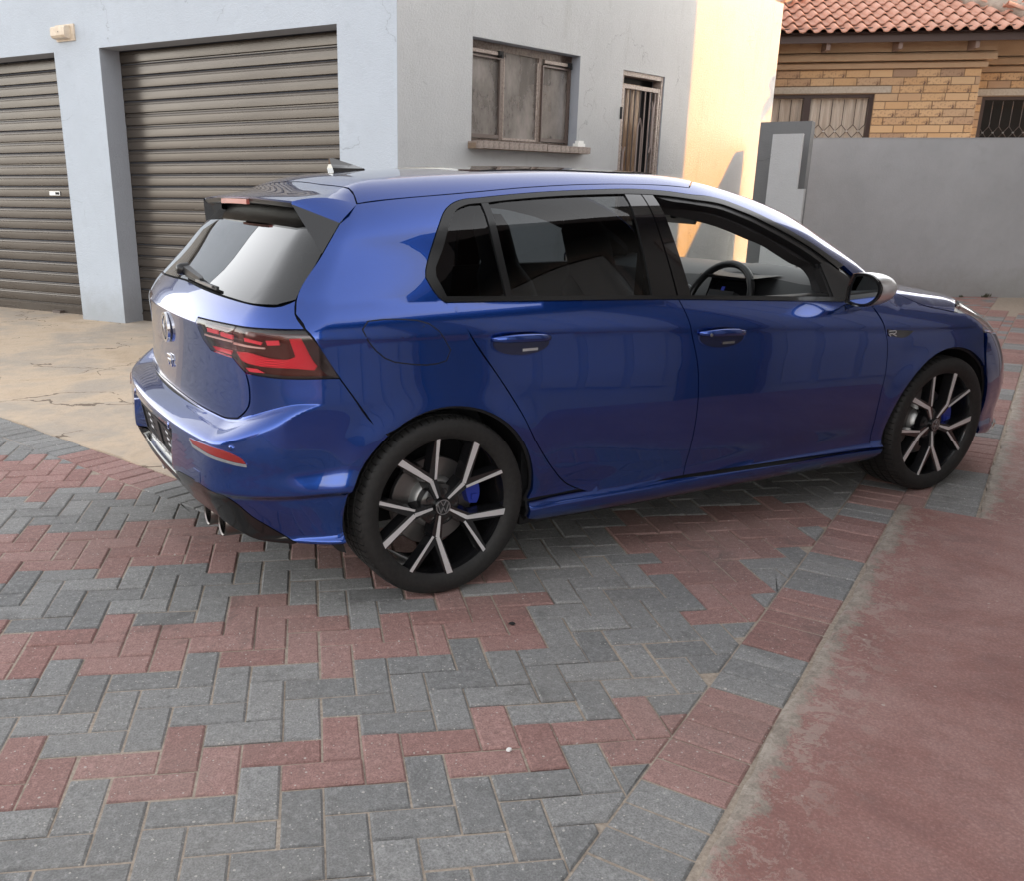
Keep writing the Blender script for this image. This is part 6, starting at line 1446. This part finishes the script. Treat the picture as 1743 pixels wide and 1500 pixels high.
cb('cluster_hood', lambda m: m.add([(1.70, -.53, 1.005), (1.70, -.21, 1.005), (1.86, -.19, 1.015), (1.86, -.55, 1.015), (1.72, -.53, .99), (1.72, -.21, .99)], [(0, 1, 2, 3), (0, 4, 5, 1)]), M['dash'], fix=False)
cb('centre_screen', lambda m: m.box(1.655, 1.675, -.13, .14, .82, .96), M['gloss_black'])
cb('screen_tile', lambda m: m.add([(1.7135, -.345, .915), (1.7135, -.325, .915), (1.731, -.325, .955), (1.731, -.345, .955)], [(0, 1, 2, 3)]), M['screen_blue'], fix=False)
cb('screen_tile', lambda m: m.add([(1.653, -.09, .86), (1.653, -.03, .86), (1.653, -.03, .90), (1.653, -.09, .90)], [(0, 1, 2, 3)]), M['screen_blue'], fix=False)
cb('clock_dial', lambda m: m.lathe([(.030, -.002), (.036, -.002)], 28, axis='x'), M['plate_text'], fix=False).location = (1.70, -.16 + .02, .915)
def clock(m):
    for k in range(12): a = 2 * math.pi * k / 12; m.bar((0, math.cos(a) * .022, math.sin(a) * .022), (0, math.cos(a) * .030, math.sin(a) * .030), .003, .001)
    m.bar((0, 0, 0), (0, .014, .016), .004, .001); m.bar((0, 0, 0), (0, -.006, .024), .003, .001)
cb('clock_hands', clock, M['plate_text']).location = (1.697, -.14, .915)
# steering wheel
def swheel(m):
    C = Vector((1.665, -.37, .895)); nx = Vector((-math.cos(R(24)), 0, math.sin(R(24)))); u = Vector((0, 1, 0)); v = nx.cross(u)
    m.tube([C + (u * math.cos(2 * math.pi * i / 40) + v * math.sin(2 * math.pi * i / 40)) * .178 for i in range(40)], .0165, 10, closed=True)
swo = cb('steering_wheel', swheel, M['satin_black'], smooth=True)
def sw2(m):
    C = Vector((1.68, -.37, .885)); nx = Vector((-math.cos(R(24)), 0, math.sin(R(24)))); u = Vector((0, 1, 0)); v = nx.cross(u)
    rot = Matrix((nx, u, v)).transposed()
    m.box(-.03, .02, -.075, .075, -.055, .05, rot=rot, at=C)
    for a in ((u * -.17), (u * .17), (v * (-.17 if v.z > 0 else .17))): m.bar(C, C + a, .028, .014, up=nx)
cb('wheel_hub', sw2, M['satin_black'])
cb('wheel_buttons', lambda m: [m.box(1.642, 1.648, -.37 + s * .085 - .008, -.37 + s * .085 + .008, .893, .905) for s in (-1, 1)], M['plate_text'])
cb('rear_view_mirror', lambda m: m.add([(1.70 + .015 * (k % 2), y, z) for y, z in ((-.135, 1.222), (-.145, 1.24), (-.12, 1.272), (.10, 1.276), (.115, 1.25), (.10, 1.228)) for k in (0, 1)], [(2 * i, 2 * ((i + 1) % 6), 2 * ((i + 1) % 6) + 1, 2 * i + 1) for i in range(6)] + [(0, 2, 4, 6, 8, 10), (1, 3, 5, 7, 9, 11)]), M['satin_black'])
cb('mirror_stalk', lambda m: m.bar((1.715, 0, 1.26), (1.66, 0, 1.345), .025, .05), M['satin_black'])
# seats
def seat_shape(m, x, y, w, zb, tilt, top):
    # rounded back: sections along the height
    secs = [(0, .50 * w, .07), (.12, .52 * w, .075), (.36, .52 * w, .07), (.52, .46 * w, .06), (.60, .30 * w, .05), (.66, .27 * w, .055), (.80, .26 * w, .055), (.86, .20 * w, .035)]
    K = 12
    for h, hw, d in secs:
        h2 = h * top
        for k in range(K):
            a = 2 * math.pi * k / K; m.v.append((x - h2 * tilt + math.copysign(abs(math.cos(a)) ** .6, math.cos(a)) * d, y + math.copysign(abs(math.sin(a)) ** .6, math.sin(a)) * hw, zb + h2))
    n = len(secs); m.f += [(i * K + k, i * K + (k + 1) % K, (i + 1) * K + (k + 1) % K, (i + 1) * K + k) for i in range(n - 1) for k in range(K)] + [tuple(range(K)), tuple((n - 1) * K + k for k in reversed(range(K)))]; m.m = [0] * len(m.f)
for y in (-.37, .37):
    cb('front_seat', lambda m: seat_shape(m, 1.14, y, .46, .50, .33, .89), M['seat'], smooth=True)
    cb('seat_cushion', lambda m: m.box(1.02, 1.55, y - .26, y + .26, .30, .52), M['seat'])
cb('rear_bench', lambda m: (m.box(.22, .70, -.62, .62, .35, .52), m.add([(.22, -.62, .45), (.34, -.62, .45), (.10, -.62, .93), (-.02, -.62, .93), (.22, .62, .45), (.34, .62, .45), (.10, .62, .93), (-.02, .62, .93)], [(0, 1, 2, 3), (4, 7, 6, 5), (0, 4, 5, 1), (1, 5, 6, 2), (2, 6, 7, 3), (3, 7, 4, 0)])), M['seat'])
for y in (-.36, 0, .36): cb('head_rest', lambda m: (m.box(.0, .085, y - .12, y + .12, .955, 1.10), m.tube([(.045, y - .06, .90), (.045, y - .06, .97)], .006, 6), m.tube([(.045, y + .06, .90), (.045, y + .06, .97)], .006, 6)), M['seat'])
cb('parcel_shelf', lambda m: m.box(-.55, -.02, -.60, .60, .925, .94), M['seat'])
# dashboard air freshener tin seen through the open window

for y in (-.62, .62): cb('seat_belt', lambda m: m.add([(.98, y, 1.30), (1.02, y, 1.30), (1.05, y * .93, .95), (1.01, y * .93, .95), (1.10, y * .45, .62), (1.06, y * .45, .62)], [(0, 1, 2, 3), (3, 2, 4, 5)]), M['dash'], fix=False)
